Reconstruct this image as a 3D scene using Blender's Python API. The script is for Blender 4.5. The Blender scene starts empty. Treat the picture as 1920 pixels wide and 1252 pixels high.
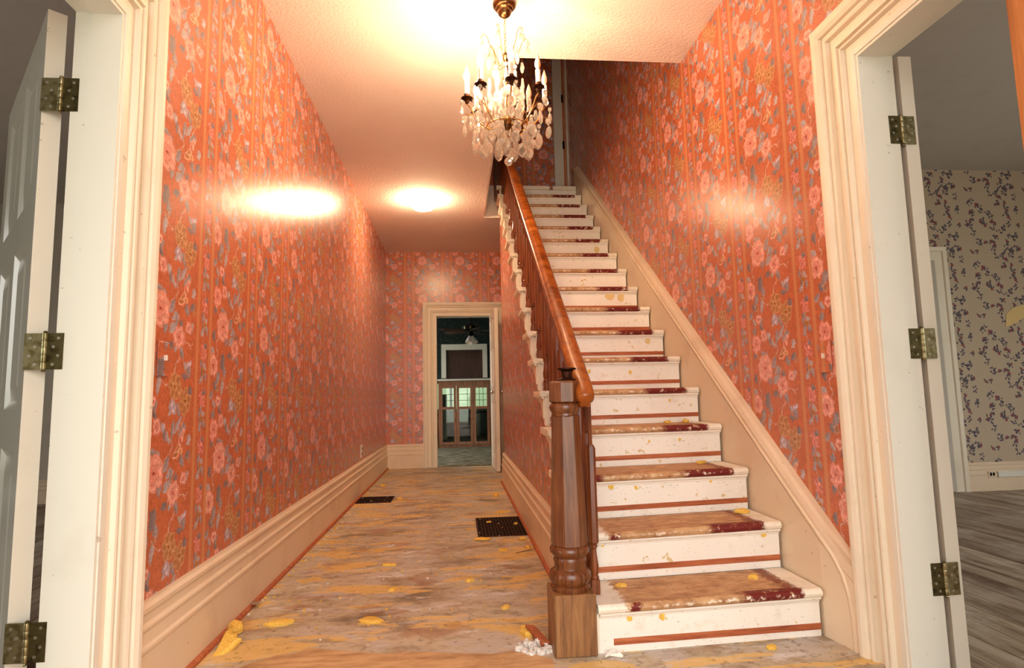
import bpy, bmesh, math, random
import numpy as np
from mathutils import Vector, Matrix
random.seed(7)
rng = np.random.default_rng(5)
PI = math.pi
S = bpy.context.scene
COL = S.collection

# ------------------------------------------------------------------ camera
yaw, pit, roll = .0932, .1067, -.0216
fwd = Vector((math.sin(yaw)*math.cos(pit), math.cos(yaw)*math.cos(pit), math.sin(pit)))
rt = Vector((math.cos(yaw), -math.sin(yaw), 0)); up = rt.cross(fwd)
R_ = rt*math.cos(roll)+up*math.sin(roll); U_ = up*math.cos(roll)-rt*math.sin(roll)
cam = bpy.data.cameras.new('camera'); camo = bpy.data.objects.new('camera', cam); COL.objects.link(camo)
m = Matrix.Identity(4)
for i in range(3):
    m[i][0] = R_[i]; m[i][1] = U_[i]; m[i][2] = -fwd[i]
m[0][3], m[1][3], m[2][3] = .9727, -.9404, .9174
camo.matrix_world = m
cam.sensor_width = 36; cam.lens = 36*1101.9/1920; cam.clip_start = .01
S.camera = camo

# ------------------------------------------------------------------ world, light, exposure
W = bpy.data.worlds.new('daylight'); S.world = W; W.use_nodes = True
wn = W.node_tree.nodes; wl = W.node_tree.links; wn.clear()
wo = wn.new('ShaderNodeOutputWorld'); wb = wn.new('ShaderNodeBackground')
tc = wn.new('ShaderNodeTexCoord'); sx = wn.new('ShaderNodeSeparateXYZ'); cr = wn.new('ShaderNodeValToRGB')
mr = wn.new('ShaderNodeMapRange'); mr.inputs[1].default_value = -.25; mr.inputs[2].default_value = .6
cr.color_ramp.elements[0].color = (.42, .41, .36, 1); cr.color_ramp.elements[1].color = (1, .99, .97, 1)
e = cr.color_ramp.elements.new(.25); e.color = (.46, .48, .38, 1)
e = cr.color_ramp.elements.new(.42); e.color = (.86, .86, .80, 1)
wl.new(tc.outputs['Generated'], sx.inputs[0]); wl.new(sx.outputs['Z'], mr.inputs[0])
wl.new(mr.outputs[0], cr.inputs[0]); wl.new(cr.outputs[0], wb.inputs[0]); wl.new(wb.outputs[0], wo.inputs[0])
wb.inputs[1].default_value = 4.8
BULB = 540.0        # emission of a lit candle bulb
DOME = 85.0         # emission of the flush ceiling light
LAMP_COL = (1, .71, .42)
S.view_settings.view_transform = 'Standard'; S.view_settings.look = 'None'
S.view_settings.gamma = 1; S.view_settings.use_curve_mapping = False
S.view_settings.exposure = 0.62
S.cycles.caustics_reflective = False; S.cycles.caustics_refractive = False
S.cycles.max_bounces = 8; S.cycles.diffuse_bounces = 5; S.cycles.transparent_max_bounces = 24
S.cycles.transmission_bounces = 8; S.cycles.glossy_bounces = 4
S.cycles.sample_clamp_indirect = 6.0
S.cycles.use_denoising = True

def portal(name, loc, rot, sx_, sy_):
    l = bpy.data.lights.new(name, 'AREA'); l.shape = 'RECTANGLE'; l.size = sx_; l.size_y = sy_
    o = bpy.data.objects.new(name, l); COL.objects.link(o); o.location = loc; o.rotation_euler = rot
    l.cycles.is_portal = True
    return o

# ------------------------------------------------------------------ dimensions (metres)
WD, H, D, YE, XO, YO = 2.371, 2.954, 7.17, 5.582, 1.285, 2.393
R, T, Y1, NS = .19, .2547, 1.2, 17
XS = 1.468
UF = 3.215
def nz(y): return R + R/T*(y-Y1)

# ------------------------------------------------------------------ materials
def lin(c):
    return tuple((v/255/12.92 if v/255 <= .04045 else ((v/255+.055)/1.055)**2.4) for v in c)+(1,)
class NB:
    def __init__(s, name, rough=.5, spec=.5):
        s.m = bpy.data.materials.new(name); s.m.use_nodes = True
        s.t = s.m.node_tree; s.n = s.t.nodes; s.l = s.t.links
        s.b = s.n['Principled BSDF']; s.b.inputs['Roughness'].default_value = rough
        s.b.inputs['Specular IOR Level'].default_value = spec
        s.pos = None
    def co(s, kind='Object', scale=(1, 1, 1), loc=(0, 0, 0)):
        c = s.n.new('ShaderNodeTexCoord'); mp = s.n.new('ShaderNodeMapping')
        mp.inputs['Scale'].default_value = scale; mp.inputs['Location'].default_value = loc
        if kind == 'World':
            g = s.n.new('ShaderNodeNewGeometry'); s.l.new(g.outputs['Position'], mp.inputs[0])
        else: s.l.new(c.outputs[kind], mp.inputs[0])
        return mp.outputs[0]
    def noise(s, co, scale=5, detail=4, rough=.55, dist=0):
        n = s.n.new('ShaderNodeTexNoise'); s.l.new(co, n.inputs['Vector'])
        n.inputs['Scale'].default_value = scale; n.inputs['Detail'].default_value = detail
        n.inputs['Roughness'].default_value = rough; n.inputs['Distortion'].default_value = dist
        return n.outputs['Fac']
    def vor(s, co, scale=5, out='Distance', rnd=1):
        n = s.n.new('ShaderNodeTexVoronoi'); s.l.new(co, n.inputs['Vector'])
        n.inputs['Scale'].default_value = scale; n.inputs['Randomness'].default_value = rnd
        return n.outputs[out]
    def ramp(s, fac, stops):
        r = s.n.new('ShaderNodeValToRGB'); s.l.new(fac, r.inputs[0])
        el = r.color_ramp.elements
        while len(el) < len(stops): el.new(.5)
        for e_, (p, c) in zip(el, stops):
            e_.position = p; e_.color = c if len(c) == 4 else tuple(c)+(1,)
        return r.outputs[0]
    def step(s, v, a, b):
        r = s.n.new('ShaderNodeMapRange'); r.interpolation_type = 'SMOOTHSTEP'
        s.l.new(v, r.inputs[0]); r.inputs[1].default_value = a; r.inputs[2].default_value = b
        return r.outputs[0]
    def math(s, op, a, b=None):
        n = s.n.new('ShaderNodeMath'); n.operation = op
        for i, v in enumerate((a, b)):
            if v is None: continue
            if isinstance(v, (int, float)): n.inputs[i].default_value = v
            else: s.l.new(v, n.inputs[i])
        return n.outputs[0]
    def sep(s, co):
        n = s.n.new('ShaderNodeSeparateXYZ'); s.l.new(co, n.inputs[0]); return n.outputs
    def mix(s, f, a, b, mode='MIX'):
        n = s.n.new('ShaderNodeMix'); n.data_type = 'RGBA'; n.blend_type = mode
        if isinstance(f, (int, float)): n.inputs[0].default_value = f
        else: s.l.new(f, n.inputs[0])
        for i, v in ((6, a), (7, b)):
            if isinstance(v, tuple): n.inputs[i].default_value = v
            else: s.l.new(v, n.inputs[i])
        return n.outputs[2]
    def col(s, v):
        if isinstance(v, tuple): s.b.inputs['Base Color'].default_value = v
        else: s.l.new(v, s.b.inputs['Base Color'])
        return s
    def rough(s, v): s.l.new(v, s.b.inputs['Roughness'])
    def bump(s, h, strength=.3, dist=.002):
        n = s.n.new('ShaderNodeBump'); s.l.new(h, n.inputs['Height'])
        n.inputs['Strength'].default_value = strength; n.inputs['Distance'].default_value = dist
        s.l.new(n.outputs[0], s.b.inputs['Normal'])

# --- wallpaper tiles, painted into an image in memory by the code below (nothing is loaded)
def new_tile(w, h, base):
    a = np.empty((h, w, 3)); a[:] = base; return a
class Tile:
    def __init__(s, wm, hm, px, base):
        s.wm, s.hm, s.px = wm, hm, px
        s.w, s.h = int(wm*px), int(hm*px); s.a = new_tile(s.w, s.h, base)
    def win(s, cx, cy, r):
        ri = int(r*s.px)+3; ix, iy = int(cx*s.px), int(cy*s.px)
        X = np.arange(ix-ri, ix+ri+1); Y = np.arange(iy-ri, iy+ri+1)
        gx, gy = np.meshgrid((X+.5)/s.px-cx, (Y+.5)/s.px-cy)
        return np.ix_(Y % s.h, X % s.w), gx, gy
    def put(s, idx, al, colr):
        al = np.clip(al, 0, 1)[..., None]; s.a[idx] = s.a[idx]*(1-al)+np.asarray(colr, float)*al
    def blob(s, cx, cy, rx, ry, ang, c0, c1, edge=None, lobes=0, lob=.15, ph=0, alpha=1):
        r = max(rx, ry)*1.25; idx, gx, gy = s.win(cx, cy, r)
        ca, sa = math.cos(ang), math.sin(ang)
        u = (gx*ca+gy*sa)/rx; v = (-gx*sa+gy*ca)/ry
        d = np.hypot(u, v)
        if lobes: d = d/(1-lob+lob*np.cos(lobes*np.arctan2(v, u)+ph))
        aa = 1.5/(s.px*min(rx, ry)); al = np.clip((1-d)/aa+.5, 0, 1)*alpha
        t = np.clip(d, 0, 1)[..., None]
        s.put(idx, al, np.asarray(c0, float)*(1-t)+np.asarray(c1, float)*t)
        if edge is not None:
            w = .0013/min(rx, ry)
            s.put(idx, np.clip(al*np.clip(1.6-np.abs(d-1+w)/w, 0, 1), 0, 1), edge)
    def leaf(s, cx, cy, l, w, ang, c, c2):
        idx, gx, gy = s.win(cx, cy, l*1.1)
        ca, sa = math.cos(ang), math.sin(ang)
        u = (gx*ca+gy*sa)/l; v = (-gx*sa+gy*ca)/w
        f = np.clip(1-u*u, 0, 1)*(1-.25*u)
        al = np.clip((f-np.abs(v))*w*s.px/1.5+.5, 0, 1)*(np.abs(u) < 1)
        t = np.clip(.5+.5*np.sign(v)*.7+.2*np.sin(u*18+np.abs(v)*6), 0, 1)[..., None]
        s.put(idx, al, np.asarray(c, float)*(1-t)+np.asarray(c2, float)*t)
    def stroke(s, pts, w, c):
        p = np.array(pts, float)
        q = []
        for i in range(len(p)-1):
            p0, p1, p2, p3 = p[max(i-1, 0)], p[i], p[i+1], p[min(i+2, len(p)-1)]
            for t in np.linspace(0, 1, 14, endpoint=False):
                q.append(.5*((2*p1)+(-p0+p2)*t+(2*p0-5*p1+4*p2-p3)*t*t+(-p0+3*p1-3*p2+p3)*t**3))
        for x, y in q: s.blob(x, y, w, w, 0, c, c)
    def rose(s, cx, cy, r, seed=0, light=(240, 190, 174), mid=(220, 138, 124), dark=(158, 66, 60)):
        rs = np.random.default_rng(seed); ph = rs.uniform(0, 6.28)
        s.blob(cx, cy, r*.9, r*.9, 0, dark, mid, None, 5, .1, ph)
        for n, dd, pr, k in ((7, .66, .40, 0), (6, .44, .36, .4), (5, .26, .27, .9), (3, .11, .17, .2)):
            for i in range(n):
                a = ph+k+i*2*PI/n+rs.uniform(-.15, .15)
                f = rs.uniform(.85, 1.1)
                s.blob(cx+math.cos(a)*dd*r, cy+math.sin(a)*dd*r, pr*r*f, pr*r*.78*f, a+PI/2, mid, np.array(mid)*.4+np.array(light)*.6, (np.array(light)*.5+np.array(dark)*.5) if n % 2 else np.array(light)+4, 0)
                s.blob(cx+math.cos(a)*dd*r*.72, cy+math.sin(a)*dd*r*.72, pr*r*.5, pr*r*.25, a+PI/2, dark, mid, None, alpha=.75)
        s.blob(cx, cy, r*.09, r*.09, 0, dark, dark)
    def goldflower(s, cx, cy, r, ph=0):
        g0, g1, ed = (168, 110, 72), (190, 136, 94), (210, 164, 120)
        for i in range(6):
            a = ph+i*PI/3
            s.blob(cx+math.cos(a)*r*.55, cy+math.sin(a)*r*.55, r*.48, r*.42, a, g0, g1, ed, 5, .07, i)
        s.blob(cx, cy, r*.25, r*.25, 0, (120, 66, 40), (176, 112, 66), None, 6, .25)
        for i in range(7):
            a = i*.9; s.blob(cx+math.cos(a)*r*.2, cy+math.sin(a)*r*.2, r*.05, r*.05, 0, (224, 180, 130), (224, 180, 130))
    def image(s, name):
        im = bpy.data.images.new(name, s.w, s.h, alpha=False)
        px = np.ones((s.h, s.w, 4), np.float32); px[..., :3] = np.clip(s.a[::-1]/255, 0, 1)
        im.pixels.foreach_set(px.ravel()); im.update(); im.pack()
        return im
PUR, PUR2, PUR3 = (166, 152, 158), (142, 128, 134), (184, 172, 180)
STEM = (210, 174, 164)
TW, TH = .52, .535
t = Tile(TW, TH, 1500, (192, 107, 74))
gr = rng.normal(0, 1, t.w); gr = (gr+np.roll(gr, 1)+np.roll(gr, 2))/3
t.a *= (1+.035*gr)[None, :, None]
BW = .385
def P_(u, v): return u*BW, (v % 1)*TH
def lf(u, v, l, w, deg, k=0):
    x, y = P_(u, v); c = ((PUR, PUR2), (PUR3, PUR), (PUR2, (122, 108, 114)))[k % 3]
    t.leaf(x, y, l*1.25, w*1.3, math.radians(deg), *c)
def st(pts, w=.0032): t.stroke([(u*BW, v*TH) for u, v in pts], w*.8, STEM)
# white stems first
st([(.14, .38), (.16, .43), (.3, .45), (.35, .5)], .003)
st([(.25, .6), (.14, .66), (.18, .74), (.1, .82)], .003)
st([(.66, .74), (.7, .8), (.62, .86), (.6, .95)], .0035)
st([(.82, .17), (.8, .24), (.72, .3)], .003)
st([(.55, .33), (.6, .38), (.5, .46), (.44, .5)], .003)
st([(.74, .68), (.86, .72), (.94, .71)], .0028)
st([(.86, .72), (.9, .745)], .0025)
st([(.3, .92), (.36, .97), (.46, 1.0)], .003)
# leaves
for a in ((.27, .13, .022, .011, 80, 0), (.12, .12, .018, .010, 60, 1), (.3, .19, .018, .009, 40, 2), (.1, .2, .02, .01, 100, 0),
          (.44, .29, .03, .008, 75, 2), (.6, .29, .034, .009, 105, 0), (.7, .25, .034, .0085, 130, 1), (.78, .29, .03, .009, 140, 0),
          (.52, .33, .022, .008, 60, 1), (.92, .36, .018, .011, 140, 1), (.9, .46, .018, .01, 120, 2), (.8, .49, .02, .010, 70, 0),
          (.42, .26, .014, .01, 90, 1), (.28, .4, .018, .010, 20, 0), (.1, .41, .018, .010, 110, 2), (.36, .42, .016, .009, 60, 1),
          (.5, .5, .03, .012, 130, 0), (.58, .55, .024, .012, 170, 1), (.08, .62, .022, .012, 80, 2), (.4, .63, .024, .009, 95, 0),
          (.52, .63, .022, .016, 150, 1), (.6, .58, .022, .010, 100, 0), (.7, .6, .02, .009, 70, 2), (.9, .6, .018, .009, 120, 1),
          (.5, .74, .02, .008, 160, 2), (.72, .78, .024, .010, 70, 0), (.6, .76, .018, .008, 120, 1), (.32, .8, .032, .017, 100, 2),
          (.38, .88, .026, .013, 70, 0), (.2, .93, .03, .014, 115, 0), (.14, .99, .022, .011, 60, 2), (.32, 1.0, .026, .012, 100, 1),
          (.8, .87, .016, .009, 60, 1), (.88, .9, .022, .012, 75, 0), (.8, .93, .018, .010, 10, 2), (.05, .05, .02, .012, 140, 0),
          (.06, .73, .02, .011, 40, 1), (.92, .03, .016, .010, 80, 2), (.55, .13, .028, .010, 110, 1), (.62, .14, .026, .009, 80, 1), (.7, .16, .022, .009, 60, 0)):
    lf(*a)
for u, v in ((.57, .12), (.6, .155), (.86, .86), (.9, .845)):
    t.blob(*P_(u, v), .008, .014, .4, (232, 216, 226), (170, 152, 178))
def rose(u, v, r, sd, **k): t.rose(*P_(u, v), r*1.32, sd, **k)
rose(.3, .53, .052, 1); rose(.14, .31, .034, 2, light=(240, 176, 160)); rose(.32, .25, .023, 3)
rose(.66, .68, .034, 4); rose(.84, .6, .019, 5); rose(.22, .1, .019, 6); rose(.08, .83, .038, 7)
x, y = P_(.74, .38)
for i, (dx, dy, a) in enumerate(((.0, .0, .5), (.012, -.018, .3), (.022, -.034, .2), (-.012, .016, .8), (.004, .026, 1.2), (-.02, .034, 1.4))):
    c = ((224, 150, 132), (212, 112, 98), (236, 170, 154), (206, 140, 98), (214, 152, 108), (196, 128, 86))[i]
    t.blob(x+dx, y+dy, .013, .022, a, np.array(c)*.8, c, (240, 186, 166))
t.goldflower(*P_(.62, .0), .050, .2); t.goldflower(*P_(.82, .1), .050, .7)
for u, v, r in ((.36, .93, .019), (.2, .995, .022)):
    x, y = P_(u, v); t.blob(x, y, r*.8, r, .3, (150, 100, 84), (196, 150, 118), (214, 170, 140), 6, .15)
t.blob(*P_(.96, .47), .012, .026, .3, (170, 110, 80), (190, 130, 96), None)
# narrow vine band
vx = .456
t.stroke([(vx+.007*math.sin(i/24*6*PI), i/24*TH) for i in range(25)], .0013, (212, 170, 160))
for k in range(3):
    y0 = k*TH/3
    for dx, dy, r in ((-.006, .03, .010), (.006, .045, .010), (-.004, .058, .009), (.01, .064, .008)):
        t.rose(vx+dx*1.6, y0+dy, r*1.7, k*7+int(dy*1000), light=(232, 160, 146), mid=(206, 104, 94))
    for dx, dy, l, w, a, kk in ((-.016, .09, .014, .006, 1.9, 0), (.014, .1, .012, .007, .7, 1), (-.008, .125, .013, .006, 1.2, 2), (.02, .138, .014, .007, 1.0, 0), (-.016, .15, .014, .007, 2.2, 1), (.016, .02, .010, .006, .3, 2)):
        c = ((PUR, PUR2), (PUR3, PUR), (PUR2, (122, 108, 114)))[kk]; t.leaf(vx+dx, y0+dy, l*1.6, w*1.7, a, *c)
    t.blob(vx+.002, y0+.118, .017, .017, k, (150, 92, 58), (190, 134, 84), (206, 152, 104), 5, .2)
    for q in range(8):
        t.blob(vx+random.uniform(-.024, .024), y0+random.uniform(0, .178), .003, .003, 0, (206, 120, 104), (150, 60, 60))
# hand-printed irregularity: a smooth periodic warp of the painted layer, then a fine print grain
def smooth_noise(h, w, wl_px, seed):
    r = np.random.default_rng(seed).normal(0, 1, (h, w)); fy = np.fft.fftfreq(h)[:, None]; fx = np.fft.fftfreq(w)[None, :]
    f = np.exp(-((fx**2+fy**2)*(wl_px*.5)**2)*PI); q = np.real(np.fft.ifft2(np.fft.fft2(r)*f)); return q/q.std()
def warp(t, comps):
    yy, xx = np.mgrid[0:t.h, 0:t.w]; dx = 0; dy = 0
    for k, (amp, wl_) in enumerate(comps):
        dx = dx+amp*t.px*smooth_noise(t.h, t.w, wl_*t.px, 30+k); dy = dy+amp*t.px*smooth_noise(t.h, t.w, wl_*t.px, 60+k)
    t.a = t.a[np.rint(yy+dy).astype(int) % t.h, np.rint(xx+dx).astype(int) % t.w]
warp(t, ((.0024, .03), (.0013, .010)))
mot = smooth_noise(t.h, t.w, 9, 5)*.035+smooth_noise(t.h, t.w, 30, 6)*.03
t.a *= (1+mot)[..., None]
gold = np.array((206, 136, 94.))
for sxc in (.400, .512):
    xs = (np.arange(t.w)+.5)/t.px; ys = (np.arange(t.h)+.5)/t.px
    d = np.abs(((xs-sxc+TW/2) % TW)-TW/2)
    ms = np.clip((.0112-d)*t.px/1.5+.5, 0, 1)
    chev = (np.sin((ys[:, None]+np.abs(d)[None, :])*2*PI/.0107) > .2)
    cc = gold[None, None, :]*(.93+.13*chev[..., None])
    t.a = t.a*(1-ms[None, :, None])+cc*ms[None, :, None]
IM_RED = t.image('red_floral_tile')
t2 = Tile(.6, .6, 700, (190, 174, 152))
rs = np.random.default_rng(11)
for k in range(64):
    cx, cy = rs.uniform(0, .6, 2); kind = k % 3
    if kind == 0: t2.rose(cx, cy, rs.uniform(.013, .021), k, light=(176, 108, 104), mid=(146, 72, 76), dark=(94, 40, 46))
    for q in range(6 if kind else 3):
        a = rs.uniform(0, 6.28); r = rs.uniform(.012, .028)
        c = ((84, 82, 104), (98, 92, 96), (108, 96, 112))[q % 3]
        t2.leaf(cx+math.cos(a)*r, cy+math.sin(a)*r, rs.uniform(.009, .015), .0065, a+rs.uniform(-.5, .5), c, np.array(c)*.8)
IM_CREAM = t2.image('cream_floral_tile')

def wallpaper(name, im, rough, spec, streak):
    b = NB(name, rough, spec)
    uv = b.n.new('ShaderNodeUVMap'); ti = b.n.new('ShaderNodeTexImage'); ti.image = im; ti.interpolation = 'Cubic'
    b.l.new(uv.outputs[0], ti.inputs[0])
    n1 = b.noise(b.co('World', (1, 1, .3)), 1.2, 3)
    b.col(b.mix(b.math('MULTIPLY', n1, .08), ti.outputs[0], lin((150, 70, 52)), 'MULTIPLY'))
    n2 = b.noise(b.co('World', (90, 90, 2.5)), 2, 3)
    b.bump(n2, streak, .002)
    return b.m
M = {}
M['paper'] = wallpaper('red_floral_wallpaper', IM_RED, .27, .5, .16)
M['cream_paper'] = wallpaper('cream_floral_wallpaper', IM_CREAM, .75, .3, .1)
def paint(name, c, rough=.45, dirt=.25, dcol=(190, 165, 125), bump=.04, grain=(30, 30, 1.2), spec=.4):
    b = NB(name, rough, spec)
    n = b.noise(b.co('World'), 3.2, 6, .65); f = b.math('MULTIPLY', b.step(n, .5, .78), dirt)
    cc = b.mix(f, lin(c), lin(dcol))
    n3 = b.noise(b.co('World', (1, 1, 1)), 38, 3); f3 = b.math('MULTIPLY', b.step(n3, .70, .74), min(1, 1.6*dirt))
    b.col(b.mix(f3, cc, lin((128, 84, 60))))
    b.bump(b.noise(b.co('World', grain), 3, 3), bump, .003)
    return b.m
M['trim'] = paint('cream_trim_paint', (232, 222, 202))
M['jamb'] = paint('jamb_white_paint', (226, 224, 212), .4, .3, (196, 188, 165))
M['base'] = paint('baseboard_paint', (226, 206, 178), .4, .35, (176, 140, 104), .08, (3, 3, 3))
M['doorpaint'] = paint('door_white_paint', (224, 220, 206), .35, .3, (190, 178, 150))
M['doorshade'] = paint('door_face_shade', (168, 164, 154), .22, .2, (150, 140, 120))  # white door paint greyed, the weaker light on the face put into its colour
M['plaster'] = paint('plain_plaster', (190, 184, 172), .8, .2, (150, 140, 120), .1, (4, 4, 4))
M['greyplaster'] = paint('grey_plaster', (196, 194, 188), .8, .2, (120, 112, 98), .1, (4, 4, 4))
b = NB('ceiling_stipple', .85, .2); b.col(b.mix(b.noise(b.co('World'), 2, 3), lin((228, 212, 202)), lin((240, 228, 220))))
b.bump(b.noise(b.co('World'), 60, 3, .6), .7, .008); M['ceil'] = b.m
# stair paint
b = NB('riser_white_paint', .38, .45)
c0 = b.co('World'); n = b.noise(c0, 9, 6, .7); n2 = b.noise(c0, 26, 4, .6); n3 = b.noise(b.co('World', (1, 1, 4)), 60, 2)
cc = b.mix(b.math('MULTIPLY', b.step(n, .55, .75), .4), lin((240, 234, 224)), lin((206, 186, 148)))
cc = b.mix(b.math('MULTIPLY', b.step(n2, .64, .68), .8), cc, lin((208, 176, 112)))
cc = b.mix(b.math('MULTIPLY', b.step(n3, .68, .72), .7), cc, lin((104, 92, 84)))
b.col(cc); b.bump(n2, .1, .003); M['riser'] = b.m
# worn tread: bare brown centre, ragged white margins, dark red at the right of the nosing
b = NB('worn_tread', .6, .3)
o = b.co('Object'); s_ = b.sep(o); w = b.co('World')
nA = b.noise(w, 9, 6, .7); nB = b.noise(w, 34, 5, .7); nC = b.noise(b.co('World', (1, 3, 1)), 14, 6, .7)
jx = b.math('ADD', s_['X'], b.math('MULTIPLY', b.math('SUBTRACT', nB, .5), .09))
jy = b.math('ADD', s_['Y'], b.math('MULTIPLY', b.math('SUBTRACT', nB, .5), .03))
brown = b.ramp(nC, [(.3, lin((132, 92, 60))), (.48, lin((182, 138, 96))), (.66, lin((206, 168, 124)))])
brown = b.mix(b.math('MULTIPLY', b.step(nB, .62, .7), .7), brown, lin((92, 52, 36)))
inx = b.math('MULTIPLY', b.step(jx, .085, .105), b.math('SUBTRACT', 1, b.step(jx, .735, .755)))
iny = b.step(jy, -.004, .002)
white = b.mix(b.math('MULTIPLY', b.step(nA, .5, .7), .4), lin((236, 228, 212)), lin((196, 170, 128)))
base = b.mix(b.math('MULTIPLY', inx, iny), white, brown)
redx = b.math('MULTIPLY', b.step(jx, .50, .56), b.math('SUBTRACT', 1, b.step(jx, .755, .77)))
redx = b.math('MAXIMUM', redx, b.math('MULTIPLY', b.step(jx, .67, .71), b.math('SUBTRACT', 1, b.step(jx, .75, .765))))
redy = b.math('SUBTRACT', 1, b.step(jy, .035, .05))
redr = b.math('MULTIPLY', b.step(jx, .69, .72), b.math('SUBTRACT', 1, b.step(jx, .75, .765)))
redm = b.math('MULTIPLY', b.math('MAXIMUM', b.math('MULTIPLY', redx, redy), b.math('MULTIPLY', redr, .75)), b.step(nB, .36, .46))
redl = b.math('MULTIPLY', b.math('MULTIPLY', b.step(jx, .10, .12), b.math('SUBTRACT', 1, b.step(jx, .14, .16))), b.math('MULTIPLY', b.math('SUBTRACT', 1, b.step(jy, .015, .022)), b.step(nB, .4, .5)))
base = b.mix(b.math('MAXIMUM', redm, redl), base, lin((108, 32, 26)))
b.col(base); b.bump(nB, .25, .004); M['tread'] = b.m
def wood(name, dark, mid, light, rough=.3, grain=(40, 40, 2.5), spec=.5, kind='World', bump=.15):
    b = NB(name, rough, spec); c = b.co(kind, grain)
    n = b.noise(c, 1.6, 6, .65, .6); n2 = b.noise(b.co('World'), 4, 4)
    cc = b.ramp(n, [(.28, lin(dark)), (.5, lin(mid)), (.74, lin(light))])
    b.col(b.mix(b.math('MULTIPLY', b.step(n2, .5, .8), .4), cc, lin(dark)))
    b.bump(n, bump, .001); return b.m
M['newel'] = wood('dark_varnished_wood', (62, 32, 16), (104, 58, 30), (134, 82, 46), .26)
M['newelbase'] = wood('bare_oak_block', (84, 52, 26), (134, 90, 50), (164, 118, 70), .5)
M['baluster'] = wood('baluster_wood', (66, 32, 16), (116, 58, 28), (146, 82, 42), .28)
M['rail'] = wood('handrail_wood', (86, 38, 12), (152, 78, 26), (184, 108, 42), .26, (6, 6, 6))
M['strip'] = wood('rusty_bare_wood', (120, 58, 34), (172, 94, 58), (196, 124, 82), .6, (3, 40, 40), .3)
M['cabwood'] = wood('cabinet_wood', (104, 60, 36), (148, 94, 62), (172, 118, 84), .4, (20, 20, 2))
M['darkpanel'] = wood('dark_panel_wood', (40, 20, 12), (62, 32, 20), (80, 44, 28), .5, (30, 30, 2))
M['frontdoor'] = wood('stained_front_door', (128, 70, 30), (176, 108, 54), (196, 132, 76), .35, (30, 30, 1.5))
# hall floor: subfloor with foam-pad residue
b = NB('worn_subfloor', .42, .42)
w = b.co('World'); wx = b.co('World', (1, 1.7, 1)); wl_ = b.co('World', (.75, 2.3, 1))
n1 = b.noise(wx, 2.2, 7, .68); n2 = b.noise(wl_, 5, 6, .7, .4); n3 = b.noise(wl_, 2.4, 5, .62, .3); n4 = b.noise(w, 30, 4, .65); n5 = b.noise(wx, 3.3, 5, .62)
cc = b.ramp(n1, [(.36, lin((116, 98, 76))), (.46, lin((164, 146, 120))), (.55, lin((192, 178, 152))), (.66, lin((138, 120, 96)))])
cc = b.mix(b.math('MULTIPLY', b.step(n5, .50, .60), .75), cc, lin((188, 180, 172)))
cc = b.mix(b.math('MULTIPLY', b.step(n2, .55, .64), .8), cc, lin((212, 208, 206)))
cc = b.mix(b.math('MULTIPLY', b.step(n3, .53, .57), b.math('ADD', .35, b.math('MULTIPLY', n4, .9))), cc, lin((222, 184, 104)))
cc = b.mix(b.math('MULTIPLY', b.step(b.noise(b.co('World', (1, 1.6, 1), (3, 1, 0)), 3, 5, .6), .55, .66), .55), cc, lin((150, 96, 58)))
cc = b.mix(b.math('MULTIPLY', b.step(n4, .56, .66), .5), cc, lin((92, 66, 48)))
b.col(cc); b.bump(n4, .2, .003)
b.rough(b.ramp(n2, [(.3, (.32,)*3), (.7, (.6,)*3)])); M['floor'] = b.m
b = NB('tan_paper_sheet', .7, .25); n = b.noise(b.co('World', (1, 4, 1)), 6, 6, .65)
b.col(b.ramp(n, [(.3, lin((150, 110, 74))), (.55, lin((196, 158, 114))), (.8, lin((210, 178, 138)))])); M['sheet'] = b.m
b = NB('worn_grey_planks', .5, .35)
oi = b.n.new('ShaderNodeObjectInfo')
w2 = b.co('World', (5, .6, 1)); n1 = b.noise(w2, 2.5, 7, .7, .5); n2 = b.noise(b.co('World', (1.6, 1, 1)), 2.2, 6, .65); n3 = b.noise(b.co('World'), 34, 4, .7)
cc = b.ramp(n1, [(.34, lin((96, 78, 62))), (.5, lin((160, 144, 124))), (.64, lin((196, 184, 166)))])
cc = b.mix(b.math('MULTIPLY', b.step(n2, .5, .6), .6), cc, lin((206, 200, 184)))
cc = b.mix(b.math('MULTIPLY', b.step(n3, .66, .7), .9), cc, lin((236, 232, 224)))
cc = b.mix(b.math('MULTIPLY', oi.outputs['Random'], .45), cc, lin((92, 62, 44)))
b.col(cc); b.bump(n1, .2, .003); M['plank'] = b.m
def metal(name, c, c2, rough=.35):
    b = NB(name, rough, .5); b.b.inputs['Metallic'].default_value = 1
    b.col(b.mix(b.step(b.noise(b.co('World'), 45, 4, .6), .42, .65), lin(c), lin(c2))); return b.m
M['brass'] = metal('tarnished_brass', (168, 158, 122), (124, 114, 78), .36)
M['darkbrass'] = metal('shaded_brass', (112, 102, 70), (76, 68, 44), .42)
M['screw'] = metal('screw_steel', (214, 210, 200), (180, 176, 166), .3)
M['bronze'] = metal('antique_bronze', (118, 82, 52), (76, 52, 34), .3)
M['gilt'] = metal('gilt_wire', (206, 152, 84), (160, 110, 56), .3)
M['iron'] = metal('rusty_iron', (74, 44, 32), (52, 32, 26), .6)
M['black'] = metal('black_iron', (36, 32, 30), (24, 22, 20), .5)
b = NB('dark_void', .9, .1); b.col(lin((22, 17, 15))); M['void'] = b.m
b = NB('yellow_foam', .9, .1); n = b.noise(b.co('World'), 120, 4, .7); b.col(b.ramp(n, [(.3, lin((222, 172, 70))), (.7, lin((250, 214, 112)))])); b.bump(n, .8, .006); M['foam'] = b.m
b = NB('tan_residue', .9, .1); b.col(lin((222, 196, 140))); M['residue'] = b.m
b = NB('white_fibre', .9, .1); n = b.noise(b.co('World'), 90, 4, .7); b.col(b.ramp(n, [(.35, lin((190, 180, 168))), (.7, lin((246, 242, 236)))])); M['fibre'] = b.m
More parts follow.
